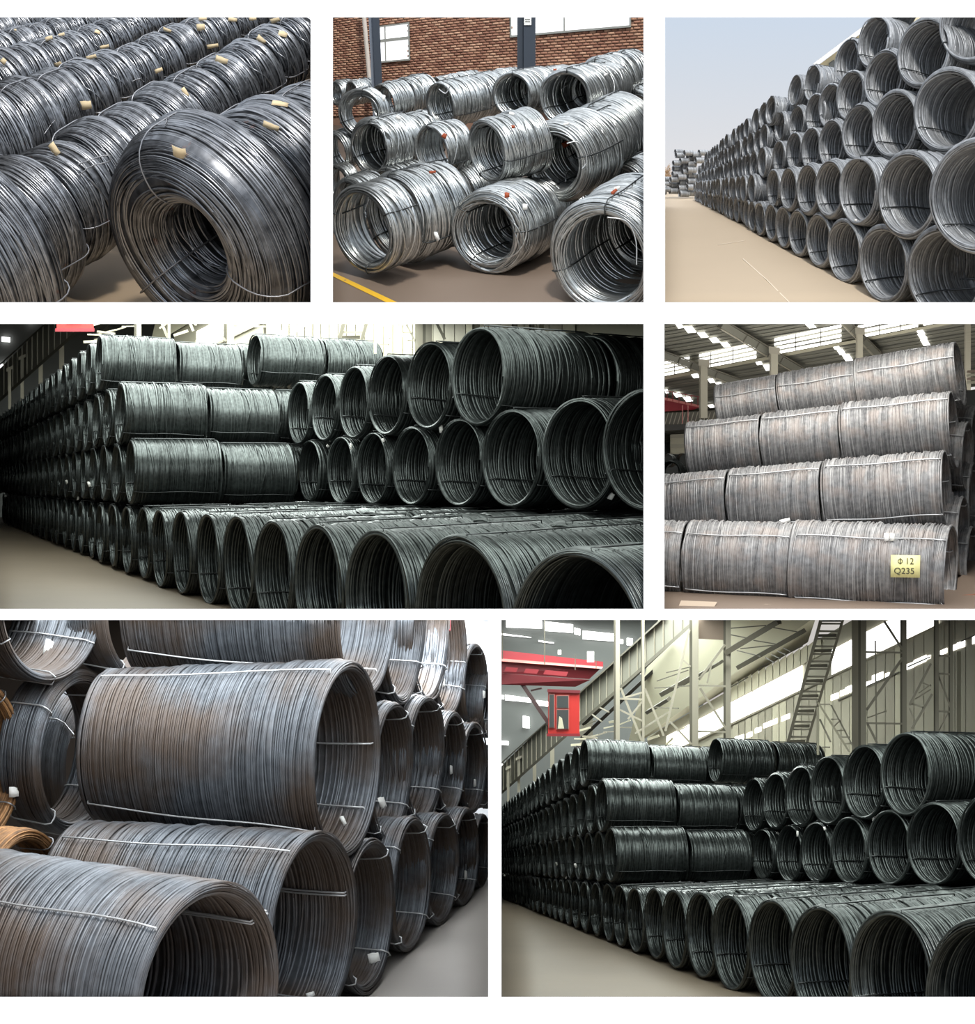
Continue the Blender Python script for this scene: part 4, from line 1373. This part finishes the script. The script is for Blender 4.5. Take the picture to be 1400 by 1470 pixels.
def mill_stack(box, k, ox, oy, where, building):
    """The dim hall: a deep stack on one side, a second stack set back, a long bottom row running towards us."""
    Y = Yard(1350, 403, 697, 5.0, 70, k, ox, oy)
    a, r = (0.931, 0.365), (-0.365, 0.931)
    X0 = 3.64

    def put(s, q, Yc, rad, label, L=2.55, group=None, off=0.0, **kw):
        X, Z = X0 + s * r[0] + q * a[0], s * r[1] + q * a[1]
        x, y, R, ax, d = Y.place(X, Yc, Z, rad, a)
        if x - R * 0.9 > box.x1 + R * 1.2 or x + R * 3.0 < box.x0 or y - R > box.y1:
            return None
        ln = kw.pop('w', 0.085)
        return coil(box, x, y, R, ax, d, L=L, w=ln, mat='dark_rod', tie='tie_dark', name='wire_rod_coil', label=label, group=group or f'dark rod coils of the {where}',
                    wob=1.2, lump=0.012, rc=0.04, ties=3, **kw)
    su = lambda u: 5278.0 / u
    cnt = [0] * 8
    lev = ['bottom', 'second', 'third', 'top']
    nL = 1.70
    # bottom row: from the near corner to the far end
    for n in range(-1, 31):
        u = 1000 / (1.05 + 0.2215 * n)
        s = su(u) + R_.uniform(-0.012, 0.012)
        if u < 118:
            break
        cnt[0] += 1
        ok = put(s, R_.uniform(-0.03, 0.03), -0.915 + R_.uniform(-0.01, 0.01), 0.575 * R_.uniform(0.99, 1.01), f'black rod coil, bottom row of the {where}, {NUM[cnt[0] - 1]} from the near end')
        if ok is None:
            cnt[0] -= 1
            continue
        if u > 200:
            for j in (1, 2, 3) if u > 330 else (1, 2):
                put(s, nL * j, -0.90 + R_.uniform(-0.01, 0.01), 0.585, f'black rod coil {["one", "two", "three"][j - 1]} deep behind the {NUM[cnt[0] - 1]} bottom-row coil, {where}', L=2.45)
    # left stack, three more tiers; the near end shows two coils end to end
    tiers = [(0.236, 0.54, 312), (1.27, 0.545, 297), (2.40, 0.54, 267)]
    for t, (Yc, rad, u0) in enumerate(tiers):
        s0 = su(u0)
        n = 0
        while True:
            s = s0 + n * 1.17 + (R_.uniform(-0.015, 0.015) if n else 0)
            if 5278 / s < 118:
                break
            put(s, 0.0, Yc + (R_.uniform(-0.015, 0.015) if n else 0), rad if n == 0 else rad * 0.985, f'black rod coil, deep stack, {lev[t + 1]} tier, {NUM[n]} from its near end, {where}', L=2.75)
            if n == 0:
                put(s + 0.1, 2.75 * rad + 0.07, Yc - 0.03, rad * 0.99, f'black side-on coil end to end behind the first {lev[t + 1]}-tier coil, {where}', L=2.5)
            n += 1
    # second stack, set back behind the bottom row
    q0 = 3.0
    S3 = [(686, 0.60, 1.33), (615, 0.585, 1.33), (554, 0.585, 1.31), (507, 0.565, 1.30), (465, 0.56, 1.30), (428, 0.56, 1.29), (391, 0.55, 1.27)]
    S2 = [(930, 0.58, 0.34), (831, 0.575, 0.33), (733, 0.565, 0.31), (658, 0.555, 0.29), (590, 0.545, 0.27), (534, 0.54, 0.26), (488, 0.54, 0.25), (443, 0.53, 0.25), (405, 0.53, 0.24)]
    S4 = [(364, 0.52, 2.52), (338, 0.50, 2.50)]

    def at_x(x):
        """distance along the set-back row whose mouth shows at x"""
        t = (x - 403) / 1350
        bx, bz = X0 + q0 * a[0], q0 * a[1]
        return (bx - t * bz) / (t * r[1] - r[0])
    for word, S in (('upper', S3), ('lower', S2), ('topmost', S4)):
        for n, (x, rad, Yc) in enumerate(S):
            s = at_x(x)
            put(s, q0, Yc, rad, f'black rod coil, set-back stack, {word} row, {NUM[n]} from near end, {where}', L=2.6)
            if (word == 'upper' and n < 1) or (word == 'topmost' and n == 0):
                put(s, q0 + 2.6 * rad + 0.08, Yc, rad, f'black coil end to end behind the first {word} set-back coil, {where}', L=2.4)
    floor = yard_floor(Y, 1.51, [4.9, 5.4, 6, 7, 8.5, 10.5, 14, 20, 30, 45], box, 'mill_floor')
    yb = box.y1
    sheet('floor', [(box.x0, box.x1, yb, 8), (box.x0, box.x1, yb - 0.4, Y.depth(4.9))], 'mill_floor')
    hall_building(building, where)


K7 = 0.8475
mill_stack(P7, K7, 718, 1118 - 548 * K7, 'crane hall', Hall(P7))
KB = 1 / K7
mill_stack(P4, 1.0, 0, 0, 'wide hall', Hall(P4, KB, -718 * KB, 548 - 1118 * KB))


# ================================================================== grey rod stack under a shed roof
def grey_stack():
    def put(x0, y0, x1, y1, R, d, label, asp=0.2, L=None, taper=0.96, **kw):
        dx, dy = x1 - x0, y1 - y0
        ln = math.hypot(dx, dy)
        q = math.sqrt(1 - asp * asp)
        return coil(P5, x0, y0, R, (dx / ln * q, -dy / ln * q, asp), d, L=L or ln / q / R, w=0.07, mat='grey_rod', tie='tie_bright', name='rod_coil',
                    label=label, cat='wire coil', group='grey rod coils stacked under the shed roof', wob=1.1, lump=0.01, rc=0.035, taper=taper, pitch=0.034, seg=44, roll=0.0, **kw)
    rows = [('bottom', 130, (1366, 821, 68), (880, 800, 54), [(1366, 1144), (1141, 989), (986, 850)], [-2.45, -0.5, 0.75, 2.4]),
            ('second', 215, (1361, 706, 60), (930, 732, 48), [(1361, 1189), (1185, 1052), (1049, 935)], [-2.3, -0.3, 0.62, 2.6]),
            ('third', 300, (1371, 617, 56), (985, 651, 43), [(1371, 1215), (1212, 1100), (1097, 991)], [-2.25, -0.25, 0.9, 2.5]),
            ('top', 380, (1379, 537, 47), (1028, 590, 36), [(1379, 1237), (1234, 1124), (1121, 1033)], [-2.6, -1.3, 0.5, 2.2])]
    for w, d, (xr, yr, Rr), (xl, yl, Rl), cs, ta in rows:
        for i, (x0, x1) in enumerate(cs):
            f = lambda x: (xr - x) / (xr - xl)
            y0, y1 = yr + (yl - yr) * f(x0), yr + (yl - yr) * f(x1)
            R = Rr + (Rl - Rr) * f(x0)
            put(x0, y0, x1, y1, R, d + (xr - x0) * 0.21, f'grey rod coil in the {w} tier under the shed roof, {NUM[i]} from its open end', tie_ang=[t + R_.uniform(-.06, .06) for t in ta], taper=0.95)
    for i, (x, y, R, d) in enumerate([(1397, 815, 60, 360), (1399, 715, 52, 430), (1402, 628, 46, 500), (1384, 770, 58, 300), (1390, 655, 50, 380), (1412, 860, 50, 480)]):
        put(x, y, x - 110, y - 4, R, d, f'shaded grey rod coil behind the open ends, {NUM[i]} of the next stack', asp=0.22)
    for i, (x, y, R, d) in enumerate([(961, 678, 17, 560), (979, 660, 9.5, 640), (957, 661, 10, 640)]):
        coil(P5, x, y, R, (0.3, 0, 0.95), d, L=2.0, w=0.12, mat='dark_rod', name='rod_coil', label=f'black coil end beside the grey stack, {["largest and lowest", "small one nearest the wall", "small upper one at the frame edge"][i]}', group='black coil ends beside the grey stack')
    H = Hall(P5)
    D = lambda x, y: (950 + x / 6.087, 460 + y / 6.087)
    E = lambda x, y: (1170 + x / 6.087, 460 + y / 6.087)
    sheet('floor', [(P5.x0, P5.x1, 881, 8), (P5.x0, P5.x1, 872, 60), (P5.x0, P5.x1, 820, 330), (P5.x0, P5.x1, 740, 800), (P5.x0, P5.x1, 690, 1260)], 'hall_floor')
    rpl = Plane(at(930, 640, 1250), at(1480, 540, 1050), at(930, 420, 760))
    rz = lambda x, y: rpl.depth(x, y)
    rf = H.add(H.slab([(930, 640, rz(930, 640)), (1480, 540, rz(1480, 540)), (1480, 420, rz(1480, 420)), (930, 420, rz(930, 420))], 8), 'ceiling', 'shed_roof', kind='structure')

    def on_roof(pts, th, lift, name, mat, parent):
        """a piece lying against the underside of the roof"""
        return H.add(H.slab([(x, y, rz(x, y) - lift) for x, y in pts], th), name, mat, parent)
    # corrugation ridges
    for i in range(34):
        y = 455 + i * 5.2
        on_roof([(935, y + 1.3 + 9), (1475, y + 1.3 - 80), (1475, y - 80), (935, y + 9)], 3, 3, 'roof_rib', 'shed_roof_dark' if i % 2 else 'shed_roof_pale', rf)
    # ridge light band: long panes between purlins
    bt = lambda x: 519.5 - (x - 954) * 0.212
    bb = lambda x: 540 - (x - 954) * 0.193
    cuts = [(940, 990), (1004, 1086), (1112, 1208), (1232, 1318), (1326, 1420)]
    for x0, x1 in cuts:
        for f0, f1 in ((0.0, 0.17), (0.28, 0.44), (0.55, 0.71), (0.82, 0.98)):
            y = lambda x, f: bt(x) + (bb(x) - bt(x)) * f
            on_roof([(x0, y(x0, f1)), (x1, y(x1, f1)), (x1, y(x1, f0)), (x0, y(x0, f0))], 3, 6, 'skylight_pane', 'roof_light', rf)
    for x in (968, 1020, 1052, 1142, 1178, 1262, 1292):
        on_roof([(x, bb(x)), (x + 1.2, bb(x)), (x + 1.2, bt(x)), (x, bt(x))], 3, 9, 'purlin', 'steel_shade', rf)
    on_roof([(940, bb(940) + 5), (1420, bb(1420) + 5), (1420, bb(1420) + 0.6), (940, bb(940) + 0.6)], 6, 10, 'gutter', 'clad_sheet', rf)
    dashes = [D(120, 30) + D(195, 70), D(190, 55) + D(305, 110), D(310, 108) + D(412, 152), D(412, 155) + D(515, 197), D(512, 195) + D(605, 235), D(250, 460) + D(335, 505), D(400, 512) + D(470, 548), D(470, 545) + D(540, 585), D(810, 345) + D(885, 390), D(885, 390) + D(965, 440),
              D(1255, 33) + D(1355, 68), E(150, 222) + E(230, 255), E(190, 255) + E(270, 300), E(235, 300) + E(335, 355), E(880, 78) + E(965, 120), E(895, 120) + E(985, 165), E(920, 170) + E(1010, 222), D(25, 605) + D(62, 640), D(95, 632) + D(185, 672), D(185, 670) + D(275, 712), D(400, 740) + D(470, 765)]
    for x0, y0, x1, y1 in dashes:
        sk = (x1 - x0) * 0.35
        on_roof([(x0 + sk, y1), (x1, y1 - 1), (x1 - sk, y0 - 1), (x0, y0)], 3, 7, 'skylight_pane', 'roof_light', rf)
    # rafters
    for (a, b, w, i) in ((D(-60, 275), D(660, 540), 9, 0), (D(520, 30), D(1230, 455), 11, 1), (E(230, -20), E(560, 310), 9, 2)):
        f = lambda p: (p[0], p[1], rz(p[0], p[1]) - 22)
        r = empty('roof_rafter', f'sloping grey roof beam above the grey stack, {NUM[i]} from the crane side', 'beam')
        H.add(H.bar(f(a), f(b), w, 8), 'beam_web', 'girder_steel', r)
        n = Vector((b[0] - a[0], b[1] - a[1])).normalized()
        o = (-n[1] * w * 0.6, n[0] * w * 0.6)
        for s in (-1, 1):
            a2, b2 = (a[0] + s * o[0], a[1] + s * o[1]), (b[0] + s * o[0], b[1] + s * o[1])
            fa, fb = f(a2), f(b2)
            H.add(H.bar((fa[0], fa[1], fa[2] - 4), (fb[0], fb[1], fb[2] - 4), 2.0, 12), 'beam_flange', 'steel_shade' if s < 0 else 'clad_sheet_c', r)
        for t in (0.3, 0.45, 0.6, 0.75):
            x, y = a[0] + (b[0] - a[0]) * t, a[1] + (b[1] - a[1]) * t
            z = rz(x, y) - 30
            H.add(H.bar((x - o[0], y - o[1], z), (x + o[0], y + o[1], z), 1.6), 'web_stiffener', 'steel_shade', r)
    for i, (x0, x1, y0, y1, lab) in enumerate([(1006, 1016, 520, 600, 'pale steel column by the red crane behind the grey stack'), (1107, 1117, 502, 560, 'pale steel column rising mid-roof behind the top tier'),
                                              (1231, 1239, 474, 530, 'pale steel column under the third rafter behind the top tier'), (1387, 1394, 440, 560, 'slim pale column beyond the open end of the top tier')]):
        r = empty('shed_column', lab, 'column')
        d = rz(x0, y0) - 40
        H.add(H.slab([(x0, y1, d), (x1, y1, d), (x1, y0, d), (x0, y0, d)], 4), 'post', 'clad_sheet_c', r)
        H.add(H.slab([(x0 - 2.2, y1, d + 8), (x0 + 1, y1, d + 8), (x0 + 1, y0, d + 8), (x0 - 2.2, y0, d + 8)], 3), 'post_flange', 'steel_warm', r)
        H.add(H.slab([(x0 - 3, y0 + 5, d - 4), (x1 + 3, y0 + 7, d - 4), (x1 + 3, y0 - 3, d - 4), (x0 - 3, y0 - 5, d - 4)], 4), 'cap_plate', 'steel_warm', r)
    # back wall, crane and its runway
    H.add(H.slab([(930, 700, 1262), (1480, 700, 1262), (1480, 560, 1262), (930, 560, 1262)], 6), 'wall_back', 'far_dark', kind='structure')
    H.add(H.slab([(962, 652, 1180), (1030, 652, 1180), (1030, 620, 1180), (962, 624, 1180)], 4), 'wall_panel', 'clad_sheet', kind='structure')
    for i in range(4):
        H.add(H.slab([(963, 650 - i * 7, 1176), (1030, 649 - i * 7.4, 1176), (1030, 643.5 - i * 7.4, 1176), (963, 644.6 - i * 7, 1176)], 4), 'cladding_sheet', 'clad_sheet_b' if i % 2 else 'clad_sheet', kind='structure')
    r = empty('overhead_crane', 'red overhead crane end showing beside the grey stack', 'crane')
    H.add(H.slab([(935, 592, 1000), (996, 588, 1040), (1008, 584, 1050), (935, 567, 1000)], 14), 'box_girder', 'crane_red', r)
    H.add(H.slab([(935, 570, 990), (1010, 586, 1040), (1010, 583, 1040), (935, 566, 990)], 10), 'rail', 'crane_edge', r)
    for x, y in ((958, 560), (966, 562), (975, 564), (984, 566), (993, 567), (1002, 569), (1009, 572)):
        H.add(H.bar((x, y, 985), (x, y + 14, 990), 1.1), 'guard_post', 'crane_red', r)
    H.add(H.bar((955, 561, 985), (1010, 571, 990), 1.2), 'guard_rail', 'crane_red', r)
    for x in (980, 988):
        H.add(H.bar((x, 582, 985), (x, 608, 990), 1.3), 'hanger', 'crane_edge', r)
    r = empty('runway_girder', 'grey runway girder with lattice under the red crane, beside the grey stack', 'girder')
    H.add(H.slab([(935, 611, 1080), (1045, 606, 1100), (1045, 588, 1100), (935, 594, 1080)], 10), 'web_plate', 'steel_shade', r)
    for i in range(12):
        x = 955 + i * 6
        H.add(H.bar((x, 609, 1072), (x + 5, 592, 1074), 1.3), 'lattice_bar', 'steel_warm', r)
    H.add(H.slab([(935, 620, 1070), (1045, 612, 1090), (1045, 606, 1090), (935, 611, 1070)], 20), 'bottom_flange', 'steel_dark', r)
    # low things at the foot of the stack
    for i, (x0, x1, y0, y1, lab) in enumerate([(974, 1030, 862, 871, 'torn brown board lying under the bottom tier coil'), (1094, 1142, 867, 874, 'second brown board under the middle bottom coil')]):
        o = MB().hexa([at(x0, y1, 70), at(x1 - 6, y1 + 3, 60), at(x1 - 6, y1 + 3, 66), at(x0, y1, 76), at(x0 + 4, y0, 84), at(x1, y0 + 2, 80), at(x1, y0 + 2, 86), at(x0 + 4, y0, 90)]).build('wooden_board', 'card_brown')
        tag(o, lab, 'board')
    o = MB().hexa([at(1374, 871, 150), at(1412, 871, 150), at(1412, 871, 240), at(1374, 871, 240), at(1374, 855, 150), at(1412, 851, 150), at(1412, 851, 240), at(1374, 855, 240)]).build('timber_skid', 'skid_brown')
    tag(o, 'reddish timber skid under the open end of the grey stack', 'skid')
    r = empty('slab_pile', 'pile of thin brownish slabs beyond the top tier open end', 'slab pile')
    for i in range(4):
        H.add(H.slab([(1388, 551 - i * 5.2, 640), (1425, 550 - i * 5.2, 640), (1425, 546 - i * 5.2, 640), (1389, 547 - i * 5.2, 640)], 40), 'slab', 'brown_plate' if i % 2 else 'clad_sheet_c', r)


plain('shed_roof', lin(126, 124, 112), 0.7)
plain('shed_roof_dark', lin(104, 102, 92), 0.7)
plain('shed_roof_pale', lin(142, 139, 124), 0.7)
plain('card_brown', lin(176, 158, 138), 0.8)
plain('skid_brown', lin(150, 104, 84), 0.8)
grey_stack()


# ================================================================== tags: each tied or stuck to the coil it hangs on
def stick_tags():
    bpy.context.view_layer.update()
    dg = bpy.context.evaluated_depsgraph_get()
    lens = Vector((0, -DIST, EYE))

    def stick(x, y, w, h, mat, turn=0.0, name='paper_tag', label=None, face=0.5, curl=0.15, lift=0.008):
        aim = (at(x, y, 0) - lens).normalized()
        hit, loc, nor, _i, ob, _m = SC.ray_cast(dg, lens, aim)
        if not hit:
            return None
        root = ob
        while root.parent is not None:
            root = root.parent
        if 'coil' not in root.name:
            return None
        if nor.dot(aim) > 0:
            nor = -nor
        nor = nor.normalized().lerp(-aim, face).normalized()
        k = 1 + loc.y / DIST
        up = Vector((0, 0, 1))
        sx = up.cross(-nor)
        sx = -sx.normalized() if sx.length > 1e-3 else Vector((1, 0, 0))
        if sx.x < 0:
            sx = -sx
        sy = nor.cross(sx).normalized()
        M = Matrix((sx, sy, nor)).transposed().to_4x4()
        M = Matrix.Translation(loc - aim * lift) @ M @ Matrix.Rotation(math.radians(turn), 4, 'Z')
        n = 5
        v, f = [], []
        for i in range(n):
            t = i / (n - 1) - 0.5
            for sgn in (-0.5, 0.5):
                for th in (0, 1):
                    v.append((t * w * U * k, sgn * h * U * k * (1 - 0.15 * (t > 0.2) * (name == 'paper_tag')), (curl * h * (0.25 - t * t * 2) + th * 0.5) * U * k))
        for i in range(n - 1):
            b = i * 4
            f += [(b + 1, b + 5, b + 7, b + 3), (b, b + 2, b + 6, b + 4), (b, b + 4, b + 5, b + 1), (b + 2, b + 3, b + 7, b + 6)]
        e = (n - 1) * 4
        f += [(0, 1, 3, 2), (e, e + 2, e + 3, e + 1)]
        me = np_mesh(name, v, f, mat, False)
        o = bpy.data.objects.new(name, me)
        link(o)
        o.parent = root
        o.matrix_parent_inverse = root.matrix_world.inverted()
        o.matrix_world = M
        if label:
            o['label'] = label
        return o
    tan = [(257, 219, 22, 20, -15), (389, 181, 26, 9, -20), (402, 149, 24, 9, -12), (123, 151, 17, 13, 5), (78, 214, 20, 11, -52), (266, 132, 15, 6, -55), (228, 101, 12, 6, 20), (318, 86, 20, 9, -18), (305, 66, 18, 6, 8), (375, 57, 15, 8, -40), (406, 49, 13, 9, -20), (395, 29, 15, 7, 15), (288, 39, 13, 10, 5),
           (291, 27, 13, 5, 0), (334, 28, 13, 6, -10), (363, 27, 11, 5, 0), (240, 43, 14, 5, -20), (150, 67, 14, 5, 12), (131, 82, 17, 6, 12), (84, 93, 16, 9, 14), (70, 55, 13, 6, 15), (88, 50, 11, 5, 15), (140, 46, 8, 6, -30), (5, 88, 8, 9, 50), (22, 43, 4, 3, 0)]
    for x, y, w, h, t in tan:
        stick(x, y, w, h, 'paper_tan', t, label='tan paper tag', face=0.3, curl=0.3)
    red = [(638, 195, 7, 7, 60), (621, 247, 10, 4, 5), (728, 280, 7, 8, 0), (882, 275, 10, 5, 40), (812, 207, 10, 8, 30), (737, 182, 5, 5, 10), (797, 100, 5, 3, 0)]
    for x, y, w, h, t in red:
        stick(x, y, w, h, 'paper_red', t, label='rust-red tag', face=0.6)
    white = [(627, 339, 6, 14, 20), (735, 163, 8, 4, -15), (551, 141, 4, 10, -10), (813, 178, 8, 4, 10), (868, 96, 6, 3, -20), (640, 110, 6, 3, 20), (572, 169, 8, 5, -30), (754, 297, 7, 9, 0), (886, 270, 9, 5, 20), (870, 107, 6, 3, 30), (600, 112, 5, 3, 10)]
    for x, y, w, h, t in white:
        stick(x, y, w, h, 'paper_white', t, face=0.6)
    stick(1229, 316, 4, 3, 'paper_white', 0, face=0.6)
    hall = [(633, 615, 6, 13, 8), (504, 641, 3.5, 10, 0), (550, 632, 4, 6, 20), (471, 640, 5, 4, -30), (877, 712, 9, 11, -30), (96, 692, 3, 6, 10), (128, 695, 4, 8, 20), (112, 715, 3, 6, -10), (122, 808, 5, 3, 0), (279, 865, 4, 8, 0), (64, 774, 3, 4, 0), (8, 712, 3, 3, 0)]
    for x, y, w, h, t in hall:
        stick(x, y, w, h, 'paper_white', t, face=0.7)
        stick(718 + x * K7, 1118 + (y - 548) * K7, w * K7, h * K7, 'paper_white', t, face=0.7)
    stick(1273, 771, 7, 12, 'paper_white', 0, face=0.7)
    stick(1281, 771, 7, 12, 'paper_white', 0, face=0.7)
    stick(1127, 748, 16, 7, 'paper_white', 15, face=0.7)
    close = [(69, 929, 12, 23, -15), (20, 1137, 14, 15, 0), (549, 1152, 9, 17, 20), (493, 1178, 6, 15, 25), (537, 1375, 16, 15, 15), (637, 980, 4, 12, 0), (695, 997, 4, 11, 0), (648, 1105, 4, 13, 0), (682, 1124, 4, 11, 0), (669, 1256, 4, 13, 0), (446, 1428, 12, 8, 20)]
    for x, y, w, h, t in close:
        stick(x, y, w, h, 'paper_white', t, face=0.75)
    # loose wire ends
    def loose(pts, mat, rad=0.9, lift=0.004):
        out, root = [], None
        n = 14
        for i in range(n):
            u = i / (n - 1) * (len(pts) - 1)
            j = min(int(u), len(pts) - 2)
            g = u - j
            P = [pts[max(0, min(len(pts) - 1, j + k))] for k in (-1, 0, 1, 2)]
            x, y = (0.5 * (2 * P[1][c] + (P[2][c] - P[0][c]) * g + (2 * P[0][c] - 5 * P[1][c] + 4 * P[2][c] - P[3][c]) * g * g + (3 * P[1][c] - P[0][c] - 3 * P[2][c] + P[3][c]) * g ** 3) for c in (0, 1))
            aim = (at(x, y, 0) - lens).normalized()
            hit, loc, _n, _i, ob, _m = SC.ray_cast(dg, lens, aim)
            if hit and root is None:
                r = ob
                while r.parent is not None:
                    r = r.parent
                if 'coil' in r.name:
                    root = r
            if i == 0:
                d0 = loc.y / U - 5
            out.append((x, y, loc.y / U - 5 if hit else d0))
        if root is None:
            return
        dm = min(o[2] for o in out) if max(o[2] for o in out) - min(o[2] for o in out) > 60 else None
        o = tube_obj('loose_wire', [at(x, y, d if dm is None else dm) for x, y, d in out], rad, mat, None, 5)
        o.parent = root
        o.matrix_parent_inverse = root.matrix_world.inverted()
    for q in ([(112, 236), (140, 226), (158, 223), (156, 232), (132, 238), (113, 252)], [(64, 192), (74, 178), (80, 172)], [(237, 182), (240, 168)], [(190, 117), (200, 113), (207, 118)], [(97, 204), (110, 208), (118, 214)]):
        loose(q, 'tie_steel')
    for q in ([(814, 206), (830, 204), (841, 220), (842, 234), (836, 242)], [(812, 262), (813, 250), (816, 244)], [(872, 312), (900, 318), (913, 345), (914, 380)], [(627, 128), (636, 140), (644, 138)], [(646, 124), (640, 134), (630, 128)], [(806, 128), (817, 120), (822, 112)], [(523, 306), (526, 295), (530, 286)]):
        loose(q, 'galv_wire', 1.0)
    # the yellow grade card, with its two lines of print
    card = stick(1300, 813, 42, 32, 'paper_yellow', -1, name='grade_card', label='pale yellow card printed with size and grade', face=1.0, curl=0.0, lift=0.011)
    if card:
        def letter(txt, x, y, size):
            cu = bpy.data.curves.new('lettering', 'FONT')
            cu.body = txt
            cu.size = size * U
            cu.align_x, cu.align_y = 'CENTER', 'CENTER'
            cu.extrude = 0.0002
            tmp = bpy.data.objects.new('lettering', cu)
            me = bpy.data.meshes.new_from_object(tmp)
            bpy.data.objects.remove(tmp)
            me.materials.clear()
            me.materials.append(MATS['ink'])
            o = link(bpy.data.objects.new('lettering', me), card)
            o.location = (x * U, y * U, 0.0012)
        letter('O', -7.5, 7.0, 9.5)
        letter('I', -7.5, 7.0, 13.5)
        letter('12', 6.0, 7.2, 13)
        letter('Q235', -1.5, -7.2, 13)


plain('galv_wire', (0.62, 0.63, 0.62, 1), 0.35, 0.7)
stick_tags()
